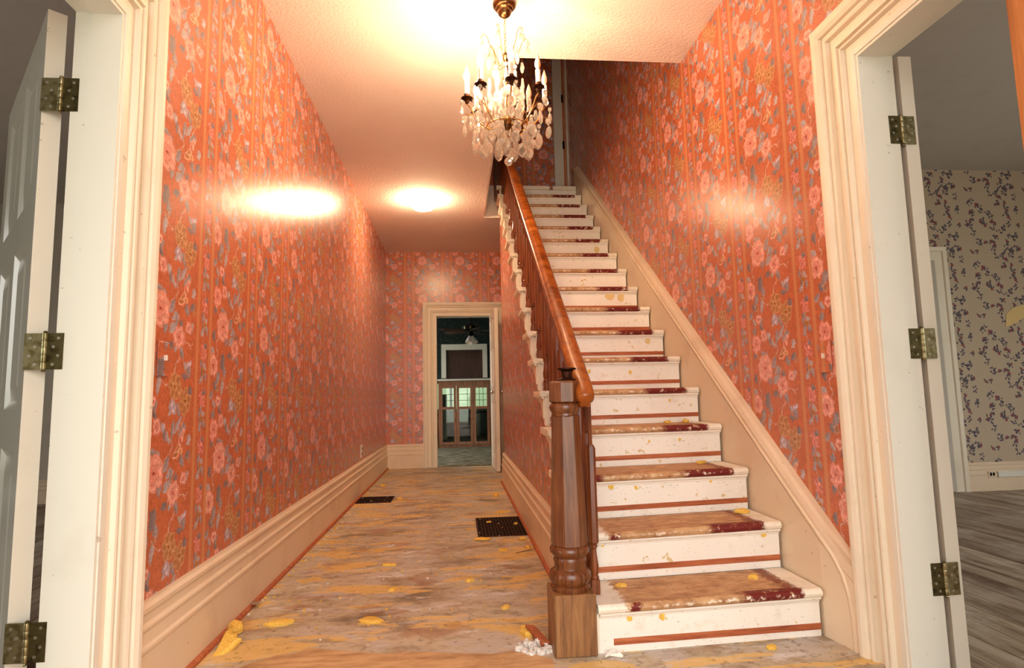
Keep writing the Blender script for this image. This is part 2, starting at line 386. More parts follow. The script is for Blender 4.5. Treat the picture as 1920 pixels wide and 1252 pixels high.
b = NB('candle_sleeve', .45, .4); b.col(lin((240, 232, 224))); b.b.inputs['Subsurface Weight'].default_value = .2; M['sleeve'] = b.m
b = NB('frosted_bulb', .25, .5); b.col(lin((240, 186, 150))); b.b.inputs['Transmission Weight'].default_value = .3; b.b.inputs['Roughness'].default_value = .35; M['bulb_off'] = b.m
def emit(name, c, s_):
    b = NB(name); b.col(lin((255, 236, 210))); b.b.inputs['Emission Color'].default_value = c+(1,); b.b.inputs['Emission Strength'].default_value = s_; return b.m
M['bulb_on'] = emit('lit_bulb', LAMP_COL, BULB); M['dome'] = emit('lit_glass_dome', (1, .74, .44), DOME)
def glass(name, tr, tint=(1, 1, 1), rough=0.0, gl=.5):
    b = NB(name); b.n.remove(b.b); out = b.n['Material Output']
    g = b.n.new('ShaderNodeBsdfGlass'); g.inputs['Color'].default_value = tint+(1,); g.inputs['IOR'].default_value = 1.52; g.inputs['Roughness'].default_value = rough
    tp = b.n.new('ShaderNodeBsdfTransparent'); tp.inputs['Color'].default_value = tint+(1,)
    mx = b.n.new('ShaderNodeMixShader'); mx.inputs[0].default_value = tr
    b.l.new(g.outputs[0], mx.inputs[1]); b.l.new(tp.outputs[0], mx.inputs[2])
    if gl:
        df = b.n.new('ShaderNodeBsdfTranslucent'); df.inputs[0].default_value = (1, .95, .88, 1)
        d2 = b.n.new('ShaderNodeBsdfDiffuse'); d2.inputs[0].default_value = (1, .95, .88, 1)
        ma = b.n.new('ShaderNodeMixShader'); b.l.new(df.outputs[0], ma.inputs[1]); b.l.new(d2.outputs[0], ma.inputs[2])
        m2 = b.n.new('ShaderNodeMixShader'); m2.inputs[0].default_value = gl
        b.l.new(mx.outputs[0], m2.inputs[1]); b.l.new(ma.outputs[0], m2.inputs[2]); mx = m2
    b.l.new(mx.outputs[0], out.inputs[0]); return b.m
M['crystal'] = glass('cut_crystal', .22, (1, .97, .93), 0, .2)
def pane(name, tr, rough=0.02):
    b = NB(name); b.n.remove(b.b); out = b.n['Material Output']
    tp = b.n.new('ShaderNodeBsdfTransparent'); tp.inputs[0].default_value = (.9, .95, .92, 1)
    g = b.n.new('ShaderNodeBsdfGlossy'); g.inputs['Roughness'].default_value = rough
    fr = b.n.new('ShaderNodeFresnel'); fr.inputs[0].default_value = 1.5
    mx = b.n.new('ShaderNodeMixShader'); b.l.new(fr.outputs[0], mx.inputs[0]); b.l.new(tp.outputs[0], mx.inputs[1]); b.l.new(g.outputs[0], mx.inputs[2])
    b.l.new(mx.outputs[0], out.inputs[0]); return b.m
M['pane'] = pane('window_pane', .9)
M['dimming_pane'] = pane('dimming_window_pane', .9)
for n_ in M['dimming_pane'].node_tree.nodes:
    if n_.type == 'BSDF_TRANSPARENT': n_.inputs[0].default_value = (.36, .40, .33, 1)  # grey-green tint that dims the daylight seen through this pane
b = NB('green_dotted_wallpaper', .6, .3); v = b.vor(b.co('World'), 26)
b.col(b.mix(b.step(v, .13, .2), lin((104, 118, 108)), lin((22, 36, 34)))); M['greenpaper'] = b.m
b = NB('dusty_floor', .8, .2); n = b.noise(b.co('World', (1, 2, 1)), 5, 6, .7)
b.col(b.ramp(n, [(.36, lin((70, 64, 48))), (.5, lin((112, 106, 84))), (.64, lin((166, 162, 142)))])); b.bump(n, .4, .02); M['dusty'] = b.m
b = NB('dark_old_floor', .8, .2); b.col(lin((62, 58, 52))); M['darkfloor'] = b.m
b = NB('mirror_grey', .2, .5); b.col(lin((60, 66, 62))); M['greyroom'] = b.m

# ------------------------------------------------------------------ mesh helpers (world coordinates in, origin at a base point)
def tag(o, label=None, cat=None, group=None, kind=None):
    if label: o['label'] = label
    if cat: o['category'] = cat
    if group: o['group'] = group
    if kind: o['kind'] = kind
    return o
ORG = {}
def empty(name, loc, label=None, cat=None, group=None, parent=None):
    o = bpy.data.objects.new(name, None); COL.objects.link(o); o.empty_display_size = .1
    place(o, Vector(loc), parent); return tag(o, label, cat, group)
def place(o, loc, parent=None):
    ORG[o.name] = loc.copy()
    if parent is not None:
        o.parent = parent; o.location = loc-ORG[parent.name]
    else: o.location = loc
class B:
    def __init__(s): s.bm = bmesh.new(); s.mi = 0
    def _tag(s, faces):
        for f in faces: f.material_index = s.mi
    def poly(s, vs, faces):
        v = [s.bm.verts.new(p) for p in vs]; fs = []
        for f in faces:
            try: fs.append(s.bm.faces.new([v[i] for i in f]))
            except ValueError: pass
        s._tag(fs); return v
    def box(s, x0, y0, z0, x1, y1, z1, bev=0):
        v = s.poly([(x0, y0, z0), (x1, y0, z0), (x1, y1, z0), (x0, y1, z0), (x0, y0, z1), (x1, y0, z1), (x1, y1, z1), (x0, y1, z1)],
                   [(0, 3, 2, 1), (4, 5, 6, 7), (0, 1, 5, 4), (1, 2, 6, 5), (2, 3, 7, 6), (3, 0, 4, 7)])
        if bev:
            es = list({e for q in v for e in q.link_edges})
            bmesh.ops.bevel(s.bm, geom=es, offset=bev, segments=1, affect='EDGES', profile=.5)
        return s
    def prism(s, pts, d):          # polygon pts (3d) extruded by vector d
        n = len(pts); d = Vector(d); a = [Vector(p) for p in pts]
        s.poly([tuple(p) for p in a]+[tuple(p+d) for p in a], [tuple(range(n-1, -1, -1)), tuple(range(n, 2*n))]+[(i, (i+1) % n, n+(i+1) % n, n+i) for i in range(n)])
        return s
    def lathe(s, prof, c=(0, 0, 0), n=16, ph=0, cap=True):
        vs = []; fs = []
        for r, z in prof:
            for k in range(n):
                a = ph+2*PI*k/n; vs.append((c[0]+r*math.cos(a), c[1]+r*math.sin(a), c[2]+z))
        for j in range(len(prof)-1):
            for k in range(n):
                fs.append((j*n+k, j*n+(k+1) % n, (j+1)*n+(k+1) % n, (j+1)*n+k))
        if cap:
            fs.append(tuple(range(n-1, -1, -1))); fs.append(tuple((len(prof)-1)*n+k for k in range(n)))
        s.poly(vs, fs); return s
    def sweep(s, prof, path, frames, closed=True, caps=True):   # prof [(a,b)], frames [(A,B)] per path point
        n = len(prof); vs = []; fs = []
        for p, (A, Bv) in zip(path, frames):
            for a, b_ in prof: vs.append(tuple(Vector(p)+Vector(A)*a+Vector(Bv)*b_))
        for j in range(len(path)-1):
            for k in range(n if closed else n-1):
                fs.append((j*n+k, j*n+(k+1) % n, (j+1)*n+(k+1) % n, (j+1)*n+k))
        if caps and closed:
            fs.append(tuple(range(n-1, -1, -1))); fs.append(tuple((len(path)-1)*n+k for k in range(n)))
        s.poly(vs, fs); return s
    def tube(s, pts, r, n=6):
        pts = [Vector(p) for p in pts]; fr = []
        for i, p in enumerate(pts):
            d = (pts[min(i+1, len(pts)-1)]-pts[max(i-1, 0)]).normalized()
            a = d.cross(Vector((0, 0, 1)))
            if a.length < 1e-4: a = Vector((1, 0, 0))
            a.normalize(); fr.append((a, a.cross(d)))
        rr = r if hasattr(r, '__len__') else [r]*len(pts)
        vs = []; fs = []
        for p, (a, b_), q in zip(pts, fr, rr):
            for k in range(n):
                t_ = 2*PI*k/n; vs.append(tuple(p+a*math.cos(t_)*q+b_*math.sin(t_)*q))
        for j in range(len(pts)-1):
            for k in range(n): fs.append((j*n+k, j*n+(k+1) % n, (j+1)*n+(k+1) % n, (j+1)*n+k))
        fs.append(tuple(range(n-1, -1, -1))); fs.append(tuple((len(pts)-1)*n+k for k in range(n)))
        s.poly(vs, fs); return s
    def xf(s, mat): bmesh.ops.transform(s.bm, matrix=mat, verts=s.bm.verts); return s
    def mesh(s, name, mats, org=None, smooth=None, uv=None):
        bm = s.bm; bmesh.ops.recalc_face_normals(bm, faces=bm.faces)
        if org is None:
            xs = [v.co for v in bm.verts]
            org = Vector(((min(p.x for p in xs)+max(p.x for p in xs))/2, (min(p.y for p in xs)+max(p.y for p in xs))/2, min(p.z for p in xs)))
        org = Vector(org)
        if uv:
            ul = bm.loops.layers.uv.new('UVMap'); tw, th, offs = uv
            for f in bm.faces:
                n = f.normal
                for lp in f.loops:
                    c = lp.vert.co
                    if abs(n.x) >= abs(n.y): k = 'L' if n.x > 0 else 'R'; u = c.y if n.x > 0 else -c.y
                    else: k = 'F' if n.y < 0 else 'B'; u = c.x if n.y < 0 else -c.x
                    ou, oz = offs.get(k, (0, 0)); lp[ul].uv = ((u+ou)/tw, (c.z+oz)/th)
        if smooth:
            for f in bm.faces: f.smooth = True
            for e in bm.edges:
                if len(e.link_faces) == 2 and e.calc_face_angle(0) > math.radians(smooth): e.smooth = False
        bmesh.ops.translate(bm, vec=-org, verts=bm.verts)
        me = bpy.data.meshes.new(name); bm.to_mesh(me); bm.free()
        for mm in (mats if isinstance(mats, (list, tuple)) else [mats]): me.materials.append(M[mm])
        return me, org
    def obj(s, name, mats, parent=None, org=None, smooth=None, uv=None, **tags):
        me, org = s.mesh(name, mats, org, smooth, uv)
        o = bpy.data.objects.new(name, me); COL.objects.link(o); place(o, org, parent)
        return tag(o, **tags)
def inst(name, me, loc, parent=None, rotz=0, rot=None):
    o = bpy.data.objects.new(name, me); COL.objects.link(o); place(o, Vector(loc), parent)
    o.rotation_euler = rot or (0, 0, rotz); return o
def st_(name, bld, mat, parent=None, **k):
    o = bld.obj(name, mat, parent, **k)
    if parent is None: o['kind'] = 'structure'
    return o

# ------------------------------------------------------------------ room shell
UVR = (TW, TH, {'L': (-.956, .09), 'R': (1.746, .30), 'F': (-.38, .1), 'B': (0, 0)})
UVC = (.6, .6, {})
LT, RTK = .122, .124            # wall thicknesses at the two doorways
LY0, LY1, LZ = -.03, .775, 2.065  # left doorway
RY0, RY1, RZ = .03, .872, 2.075   # right doorway
YB, ZT = -1.15, 5.9
st_('wall_left', B().box(-LT, LY1, 0, 0, D+.15, ZT).box(-LT, YB, 0, 0, LY0, ZT).box(-LT, LY0, LZ, 0, LY1, ZT), 'paper', uv=UVR)
st_('wall_right', B().box(WD, RY1, 0, WD+RTK, D+.15, ZT).box(WD, YB, 0, WD+RTK, RY0, ZT).box(WD, RY0, RZ, WD+RTK, RY1, ZT), 'paper', uv=UVR)
FX0, FX1, FZ = .685, 1.467, 2.052
st_('wall_far', B().box(0, D, 0, FX0, D+.15, H).box(FX1, D, 0, WD, D+.15, H).box(FX0, D, FZ, FX1, D+.15, H), 'paper', uv=UVR)
# front wall with the open front doorway the camera stands in, widened for daylight
st_('wall_front', B().box(-LT, YB-.15, 0, .10, YB, H).box(2.30, YB-.15, 0, WD+RTK, YB, H).box(.10, YB-.15, 2.75, 2.30, YB, H), 'paper', uv=UVR)
portal('front_doorway_daylight', (1.2, YB-.16, 1.375), (-PI/2, 0, 0), 2.2, 2.75)
# wall under the stairs: slanted top edge under the stringer
yb = 1.62
p = [(XS, yb, 0), (XS, YE, 0), (XS, YE, H+.25), (XS, 5.3, nz(5.3)-.2), (XS, yb, nz(yb)-.2)]
st_('wall_stair', B().prism(p, (.06, 0, 0)), 'paper', uv=(TW, TH, {'R': (.1, .2)}))
st_('wall_closet', B().box(XS+.06, YE-.06, 0, WD, YE, H), 'paper', uv=UVR)
# ceiling slab with the stairwell opening
st_('ceiling', B().box(0, YB, H, WD, YO, UF).box(0, YO, H, XO, YE, UF).box(0, YE, H, WD, D, UF), 'ceil')
st_('trim_1', B().box(XO, YE-.02, H-.004, XS+.03, YE, 3.33).box(XO-.0, YO, H+.02, XO+.015, YE-.02, 3.33).box(XO, YO, H+.02, WD, YO+.015, UF+.1), 'jamb')
# hall floor, very slightly higher on the stair side
g = B(); nx, ny = 10, 24
vs = [(WD*i/nx, YB-.3+(D+.3-YB)*j/ny, .016*min(1, max(0, (WD*i/nx-1.5)/.8))) for j in range(ny+1) for i in range(nx+1)]
g.poly(vs, [(j*(nx+1)+i, j*(nx+1)+i+1, (j+1)*(nx+1)+i+1, (j+1)*(nx+1)+i) for j in range(ny) for i in range(nx)])
g.box(-LT, YB-.3, -.08, WD+RTK, D+.15, -.03)
floor = st_('floor', g, 'floor')
# ragged tan sheet left on the floor by the front door
edge = [(.05, 1.02), (.13, 1.14), (.213, 1.30), (.308, 1.376), (.36, 1.38), (.409, 1.426), (.47, 1.40), (.535, 1.38), (.6, 1.36), (.695, 1.33), (.8, 1.335), (.964, 1.30), (1.08, 1.275), (1.15, 1.29), (1.234, 1.25), (1.29, 1.20)]
ptop = [(x, y, .0045) for x, y in edge]+[(1.29, YB, .0045), (.05, YB, .0045)]
tag(B().prism(ptop, (0, 0, -.004)).obj('floor_covering', 'sheet'), 'pale tan sheet with a ragged edge on the floor at the front of the hall', 'floor covering')

# upper hall seen up the stairwell
st_('wall_upper', B().box(0, 6.0, UF, WD, 6.1, ZT), 'paper', uv=UVR)
st_('ceiling.001', B().box(-LT, YB, ZT, WD+RTK, D+.15, ZT+.1), 'ceil')
st_('wall_upper_front', B().box(0, YB-.1, UF, .4, YB, ZT).box(1.5, YB-.1, UF, WD, YB, ZT).box(.4, YB-.1, 5.0, 1.5, YB, ZT).box(.4, YB-.1, UF, 1.5, YB, 4.5), 'plaster')
portal('upper_unseen_window_daylight', (.95, YB-.11, 4.75), (-PI/2, 0, 0), 1.1, .5)  # unseen window put in to carry daylight into the upper hall
dj = empty('door_4', (2.19, 5.97, UF)); dj['kind'] = 'structure'
B().box(2.19, 5.95, UF, 2.305, 6.0, 5.35).box(2.345, 5.95, UF, 2.371, 6.0, 5.35).box(2.19, 5.95, 5.35, 2.371, 6.0, 5.47).obj('door_frame', 'jamb', dj)
for z in (3.95, 4.55): B().box(2.295, 5.935, z, 2.318, 5.955, z+.1, .003).obj('hinge', 'black', dj)

# ------------------------------------------------------------------ door casings (one moulded profile, mitred)
# profile: (distance from the opening edge, projection from the wall)
CAS = [(0, 0), (0, .011), (.046, .012), (.049, .026), (.056, .028), (.059, .019), (.066, .019), (.068, .031), (.077, .032), (.084, .018), (.094, .012), (.124, .012),
       (.127, .027), (.137, .031), (.144, .023), (.150, .024), (.153, .036), (.168, .043), (.182, .044), (.188, .034), (.205, .033), (.205, 0)]
def casing(name, axis, wallc, sgn, a0, a1, ztop, prof=CAS, mat='trim', w=1.0, legs=(True, True)):
    # opening a0..a1 along axis ('y' or 'x'); projects along sgn from wall coordinate wallc
    g = B(); n = len(prof)
    def P(a, z, pr): return (wallc+sgn*pr, a, z) if axis == 'y' else (a, wallc+sgn*pr, z)
    path = []
    if legs[0]: path.append((a0, 0, -1, 0))
    path.append((a0, ztop, -1, 1)); path.append((a1, ztop, 1, 1))
    if legs[1]: path.append((a1, 0, 1, 0))
    vs = []; fs = []
    for a, z, da, dz in path:
        for d, pr in prof: vs.append(P(a+da*d*w, z+dz*d*w, pr))
    for j in range(len(path)-1):
        for k in range(n): fs.append((j*n+k, j*n+(k+1) % n, (j+1)*n+(k+1) % n, (j+1)*n+k))
    fs.append(tuple(range(n))); fs.append(tuple(range((len(path)-1)*n, len(path)*n)))
    g.poly(vs, fs)
    return st_(name, g, mat)
casing('trim_2', 'y', 0, 1, LY0, LY1, LZ)
casing('trim_3', 'y', WD, -1, RY0, RY1, RZ)
casing('trim_4', 'x', D, -1, FX0, FX1, FZ, w=.9)
# jambs (the lining of each opening) with a door stop line
def jamb(name, x0, x1, y0, y1, z, xs):
    g = B()
    g.box(x0, y1-.001, 0, x1, y1+.02, z+.02); g.box(x0, y0-.02, 0, x1, y0+.001, z+.02); g.box(x0, y0, z-.001, x1, y1, z+.02)
    sa, sb = xs
    g.box(sa, y1-.012, 0, sb, y1, z-.012); g.box(sa, y0, z-.012, sb, y1, z)
    return st_(name, g, 'jamb')
jamb('trim_5', -LT-.004, .014, LY0, LY1, LZ, (-.078, .010))
jamb('trim_6', WD-.014, WD+RTK+.004, RY0, RY1, RZ, (WD-.010, WD+.082))
g = B(); g.box(FX0-.02, D-.012, 0, FX0+.002, D+.155, FZ).box(FX1-.002, D-.012, 0, FX1+.02, D+.155, FZ).box(FX0, D-.012, FZ-.002, FX1, D+.155, FZ+.02)
st_('trim_7', g, 'trim')

# ------------------------------------------------------------------ baseboards
BB = [(0, 0), (.028, 0), (.028, .172), (.032, .178), (.032, .188), (.024, .196), (.022, .232), (.026, .238), (.026, .246), (.017, .256), (.016, .28), (.022, .288), (.022, .30), (.012, .309), (.010, .317), (0, .317)]
def bboard(name, p0, p1, nrm, zt=1.0):
    n = Vector(nrm); g = B()
    g.sweep([(a, b_*zt) for a, b_ in BB], [p0, p1], [(n, (0, 0, 1))]*2)
    return st_(name, g, 'base')
bboard('baseboard_left', (0, LY1+.205, 0), (0, D, 0), (1, 0, 0))
bboard('baseboard_far', (.0, D, 0), (FX0-.185, D, 0), (0, -1, 0))
bboard('baseboard_stair', (XS, 1.62, 0), (XS, YE, 0), (-1, 0, 0))
QR = [(0, 0), (.017, 0), (.0155, .008), (.011, .013), (.005, .016), (0, .017)]
def shoe(name, p0, p1, nrm, label):
    g = B(); g.sweep(QR, [p0, p1], [(Vector(nrm), (0, 0, 1))]*2)
    return st_(name, g, 'strip')
shoe('trim_8', (.028, LY1+.207, 0), (.028, D-.03, 0), (1, 0, 0), '')
shoe('trim_9', (XS-.028, 1.45, 0), (XS-.028, YE, 0), (-1, 0, 0), '')

# ------------------------------------------------------------------ hinges and panel doors
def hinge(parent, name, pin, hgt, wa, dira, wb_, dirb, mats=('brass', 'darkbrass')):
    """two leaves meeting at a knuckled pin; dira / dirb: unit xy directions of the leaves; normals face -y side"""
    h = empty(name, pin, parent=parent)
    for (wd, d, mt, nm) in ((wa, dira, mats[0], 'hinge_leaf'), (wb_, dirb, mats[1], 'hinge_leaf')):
        d = Vector((d[0], d[1], 0)); n = Vector((d.y, -d.x, 0))
        if n.y > 0: n = -n
        P0 = Vector(pin); a = P0+d*.004; c = P0+d*wd
        g = B()
        g.prism([a, c, c+Vector((0, 0, hgt)), a+Vector((0, 0, hgt))], -n*.003)
        g.mi = 1
        for k in range(4):
            q = a+d*((wd-.004)*(.42 if k % 2 == 0 else .7))+Vector((0, 0, hgt*(.14+.24*k)))
            ang = []
            for i in range(8):
                t_ = i*PI/4; ang.append(q+d*(.0042*math.cos(t_))+Vector((0, 0, .0042*math.sin(t_))))
            g.prism(ang, n*.0012)
        g.obj(nm, [mt, 'screw'], h)
    g = B()
    for k in range(5): g.lathe([(.0062, hgt*k/5+.0006), (.0066, hgt*k/5+.002), (.0066, hgt*(k+1)/5-.002), (.0062, hgt*(k+1)/5-.0006)], pin, 10)
    g.lathe([(.003, -.007), (.006, -.003), (.004, 0), (.004, hgt), (.006, hgt+.003), (.003, hgt+.006)], pin, 10)
    g.obj('hinge_knuckle', 'brass', h, smooth=40)
    return h
def panel_door(root, origin, d, n, width, height, th, panels, z0=.012, mat='doorpaint', facemat='doorshade'):
    """leaf from origin along d (unit xy), thickness along n; panels: list of (u0,u1,v0,v1)"""
    o = Vector(origin); d = Vector(d); n = Vector(n); z = Vector((0, 0, 1))
    def pt(u, v, k): return o+d*u+z*(v+z0)+n*k
    us = sorted({0, width, *[p_[0] for p_ in panels], *[p_[1] for p_ in panels]}); vs_ = sorted({0, height, *[p_[2] for p_ in panels], *[p_[3] for p_ in panels]})
    g = B()
    def inpanel(u, v): return any(p_[0] < u < p_[1] and p_[2] < v < p_[3] for p_ in panels)
    for i in range(len(us)-1):
        for j in range(len(vs_)-1):
            u0, u1, v0, v1 = us[i], us[i+1], vs_[j], vs_[j+1]
            if not inpanel((u0+u1)/2, (v0+v1)/2):
                for k in (0, th):
                    g.poly([pt(u0, v0, k), pt(u1, v0, k), pt(u1, v1, k), pt(u0, v1, k)], [(0, 1, 2, 3)])
    g.mi = 1
    for a, b_, c, e_ in (((0, 0), (width, 0), 0, th), ((width, 0), (width, height), 0, th), ((width, height), (0, height), 0, th), ((0, height), (0, 0), 0, th)):
        g.poly([pt(*a, 0), pt(*b_, 0), pt(*b_, th), pt(*a, th)], [(0, 1, 2, 3)])
    g.mi = 0
    for (u0, u1, v0, v1) in panels:
        for k, s in ((0, 1), (th, -1)):
            m1, dp = .025, .012
            A = [pt(u0, v0, k), pt(u1, v0, k), pt(u1, v1, k), pt(u0, v1, k)]
            Bq = [pt(u0+m1, v0+m1, k+s*dp), pt(u1-m1, v0+m1, k+s*dp), pt(u1-m1, v1-m1, k+s*dp), pt(u0+m1, v1-m1, k+s*dp)]
            m2 = m1+.05
            Cq = [pt(u0+m2, v0+m2, k+s*.004), pt(u1-m2, v0+m2, k+s*.004), pt(u1-m2, v1-m2, k+s*.004), pt(u0+m2, v1-m2, k+s*.004)]
            g.poly(A+Bq+Cq, [(i, (i+1) % 4, 4+(i+1) % 4, 4+i) for i in range(4)]+[(4+i, 4+(i+1) % 4, 8+(i+1) % 4, 8+i) for i in range(4)]+[(8, 9, 10, 11)])
    return g.obj('door_leaf', [facemat, mat], root)
PAN = [(.11, .40, 1.52, 1.98), (.50, .79, 1.52, 1.98), (.11, .40, .90, 1.40), (.50, .79, .90, 1.40), (.11, .40, .2, .78), (.50, .79, .2, .78)]
d1 = empty('door_1', (-.17, .78, 0)); d1['kind'] = 'structure'
dl = Vector((-.651, .759, 0)).normalized(); dn = Vector((dl.y, -dl.x, 0))
panel_door(d1, (-.205, .778, 0), dl, dn, .9, 2.06, .046, PAN)
for z in (1.758, 1.019, .259):
    hinge(d1, 'hinge', (-.153, .7725, z), .100, .054, (-1, .02), .048, (1, .0))
d2 = empty('door_2', (2.54, .88, 0)); d2['kind'] = 'structure'
panel_door(d2, (2.524, .876, 0), (.05, 1, 0), (1, -.05, 0), .84, 2.065, .046, PAN, facemat='doorpaint')
for z in (1.755, 1.015, .262):
    hinge(d2, 'hinge', (2.510, .8695, z), .100, .048, (1, .01), .046, (-1, 0))
# far door, open towards the hall along the passage
d3 = empty('door_3', (1.45, 7.12, 0)); d3['kind'] = 'structure'
panel_door(d3, (1.415, 7.13, 0), Vector((.03, -1, 0)).normalized(), (1, .03, 0), .74, 2.03, .045,
           [(.10, .33, .15, .85), (.41, .64, .15, .85), (.10, .33, 1.05, 1.55), (.41, .64, 1.05, 1.55), (.10, .33, 1.65, 1.93), (.41, .64, 1.65, 1.93)], facemat='trim', mat='trim')
for s, nm in ((-1, 'door_knob'), (1, 'door_knob')):
    x0 = 1.437 if s < 0 else 1.482
    g = B(); g.lathe([(.024, 0), (.024, .004), (.009, .006), (.009, .022), (.02, .028), (.027, .04), (.024, .052), (.010, .058)], (0, 0, 0), 12)
    g.xf(Matrix.Translation((x0, 6.47, .985)) @ Matrix.Rotation(s*PI/2, 4, 'Y')); g.obj(nm, 'screw', d3, smooth=50)
# stained front door, swung open beside the camera
d5 = empty('door_5', (1.96, -1.0, 0)); d5['kind'] = 'structure'
panel_door(d5, (1.985, -1.02, 0), Vector((-.085, .95, 0)).normalized(), Vector((.95, .085, 0)).normalized(), .93, 2.1, .045, [(.12, .42, .2, .9), (.52, .8, .2, .9), (.12, .42, 1.1, 1.95), (.52, .8, 1.1, 1.95)], mat='frontdoor', facemat='frontdoor')

# ------------------------------------------------------------------ staircase
SC = empty('staircase', (1.88, 1.2, 0), 'painted wooden staircase with worn bare treads rising along the red papered wall', 'staircase')
XR = 2.302
tilt = [-.018, -.019, -.013, -.007, -.003]
XL = 1.468
def tz(i, x): return (tilt[i] if i < len(tilt) else 0)*(XR-x)/.83
# tread mesh, local: x 0..XR-XL, y 0 at nosing front, z 0 at the top
def tread_mesh(i):
    g = B(); w0, w1 = (-.055 if i else -.008), XR-XL
    th, dp = .032, T+.025
    prof = [(0, -.016), (.004, -.006), (.012, 0), (dp, 0), (dp, -th), (.012, -th), (.004, -.026)]
    xs = [w0, .0, .2, .4, .6, w1] if i < 5 else [w0, w1]
    g.sweep(prof, [(x, 0, tz(i, XL+x)) for x in xs], [((0, 1, 0), (0, 0, 1))]*len(xs))
    me, _ = g.mesh('tread', 'tread', (0, 0, 0)); return me
def riser_mesh(i):
    g = B(); w1 = XR-XL; ht = R-.032
    z0 = 0 if i else .014
    def zt(x): return tz(i-1, XL+x) if i else -.012
    a = [(0, 0, zt(0)), (w1, 0, (zt(w1) if i else z0)), (w1, 0, ht+tz(i, XR)), (0, 0, ht+tz(i, XL))]
    g.prism(a, (0, .02, 0)); me, _ = g.mesh('riser', 'riser', (0, 0, 0)); return me
def cove_mesh(i):
    g = B(); w1 = XR-XL
    g.sweep([(0, 0), (-.018, 0), (-.016, -.008), (-.006, -.013), (-.004, -.02), (0, -.022)], [(0, 0, tz(i, XL)), (w1, 0, tz(i, XR))], [((0, 1, 0), (0, 0, 1))]*2)
    me, _ = g.mesh('cove_moulding', 'riser', (0, 0, 0)); return me
def bare_mesh(i):
    g = B(); w1 = XR-XL; x0 = .05 if i < 3 else 0.0
    f0 = lambda x: (tz(i-1, XL+x) if i else .012*(x/.8)-.004)
    h0, h1 = (.03, .052)
    g.prism([(x0, 0, h0+f0(x0)), (w1, 0, h0+f0(w1)), (w1, 0, h1+f0(w1)), (x0, 0, h1+f0(x0))], (0, -.003, 0))
    me, _ = g.mesh('bare_wood_strip', 'strip', (0, 0, 0)); return me
tm = tread_mesh(9); rm = riser_mesh(9); cm = cove_mesh(9); bmh = bare_mesh(9)
# side bracket on the open string: a scrolled plate under the return nosing
def bracket_mesh():
    g = B()
    pts = [(-.012, 0)]
    for k in range(11):
        u = k/10; pts.append((-.012+.25*u, -.012-.145*(1-u)**1.6*(1+.25*math.sin(u*9))))
    pts += [(.24, 0)]
    g.prism([(0, y, z) for y, z in pts], (-.016, 0, 0))
    g.prism([(-.016, y*.82+.012, z*.72-.008) for y, z in pts], (-.007, 0, 0))
    me, _ = g.mesh('stair_bracket', 'trim', (0, 0, 0)); return me
br = bracket_mesh()
def ret_mesh():
    g = B()
    g.sweep([(0, 0), (-.03, 0), (-.036, -.008), (-.036, -.022), (-.03, -.03), (0, -.03)], [(0, -.002, 0), (0, T+.02, 0)], [((1, 0, 0), (0, 0, 1))]*2)
    g.sweep([(0, 0), (-.018, 0), (-.012, -.012), (0, -.016)], [(-.012, .01, -.03), (-.012, T+.015, -.03)], [((1, 0, 0), (0, 0, 1))]*2)
    me, _ = g.mesh('return_nosing', 'trim', (0, 0, 0)); return me
rn = ret_mesh()
risers = []
for i in range(NS):
    y = Y1+i*T; z = R*(i+1)
    if i < NS-1: inst('tread', tm if i >= 5 else tread_mesh(i), (XL, y, z), SC)
    r_ = inst('riser', rm if i >= 6 else riser_mesh(i), (XL, y+.03, R*i), SC); risers.append(r_)
    inst('cove_moulding', cm if i >= 5 else cove_mesh(i), (XL, y+.03, z-.032), r_)
    if i < 12: inst('bare_wood_strip', bmh if i >= 6 else bare_mesh(i), (XL, y+.03, R*i), r_)
    if 0 < i < NS-1:
        inst('return_nosing', rn, (XL-.02, y, z+tz(i, XL)), SC)
        inst('stair_bracket', br, (XL-.012, y+.03, z-.03+tz(i, XL)), SC)
# landing nosing
g = B(); g.box(XL-.05, Y1+16*T, UF-.03, XR, Y1+16*T+.05, UF+.012, .004).box(XL, Y1+16*T+.05, UF-.05, WD, 6.0, UF+.008); g.obj('landing', 'tread', SC)
# open string board
p = [(XL, Y1+.05, .0)]
for i in range(NS):
    y = Y1+.03+i*T; p += [(XL, y, R*i-.002), (XL, y, R*(i+1)-.034)]
p += [(XL, 5.4, UF-.04), (XL, 5.4, nz(5.4)-.26), (XL, 1.62, nz(1.62)-.26), (XL, 1.62, 0)]
p = p[1:]
g = B(); g.prism(p, (-.014, 0, 0)); g.obj('stringer', 'trim', SC)
# wall skirt on the right: board, bead that bends down to the floor beside the doorway, moulded top
XK = 2.313
YK = RY1+.196
def xk(y): return XK if y >= 1.22 else XK+(.0245)*(1.22-y)/(1.22-YK)
bead = [(1.083, 0), (1.086, .13), (1.098, .205), (1.12, .265), (1.16, .322), (1.22, .380), (1.30, .437), (1.40, nz(1.4)+.169), (1.6, nz(1.6)+.165), (5.42, nz(5.42)+.14)]
g = B()
top = [(YK, nz(YK)+.20), (1.22, nz(1.22)+.20), (5.42, nz(5.42)+.15)]; bot = [(YK, 0), (1.22, 0), (1.45, -.01), (5.42, nz(5.42)-.33)]
vs = [(xk(YK), YK, -.01), (XK, 1.22, -.01), (XK, 1.5, -.01), (XK, 5.42, nz(5.42)-.33), (XK, 5.42, nz(5.42)+.15), (XK, 1.5, nz(1.5)+.195), (XK, 1.22, nz(1.22)+.20), (xk(YK), YK, nz(YK)+.20)]
k = len(vs); vs += [(WD, y, z) for x, y, z in vs]
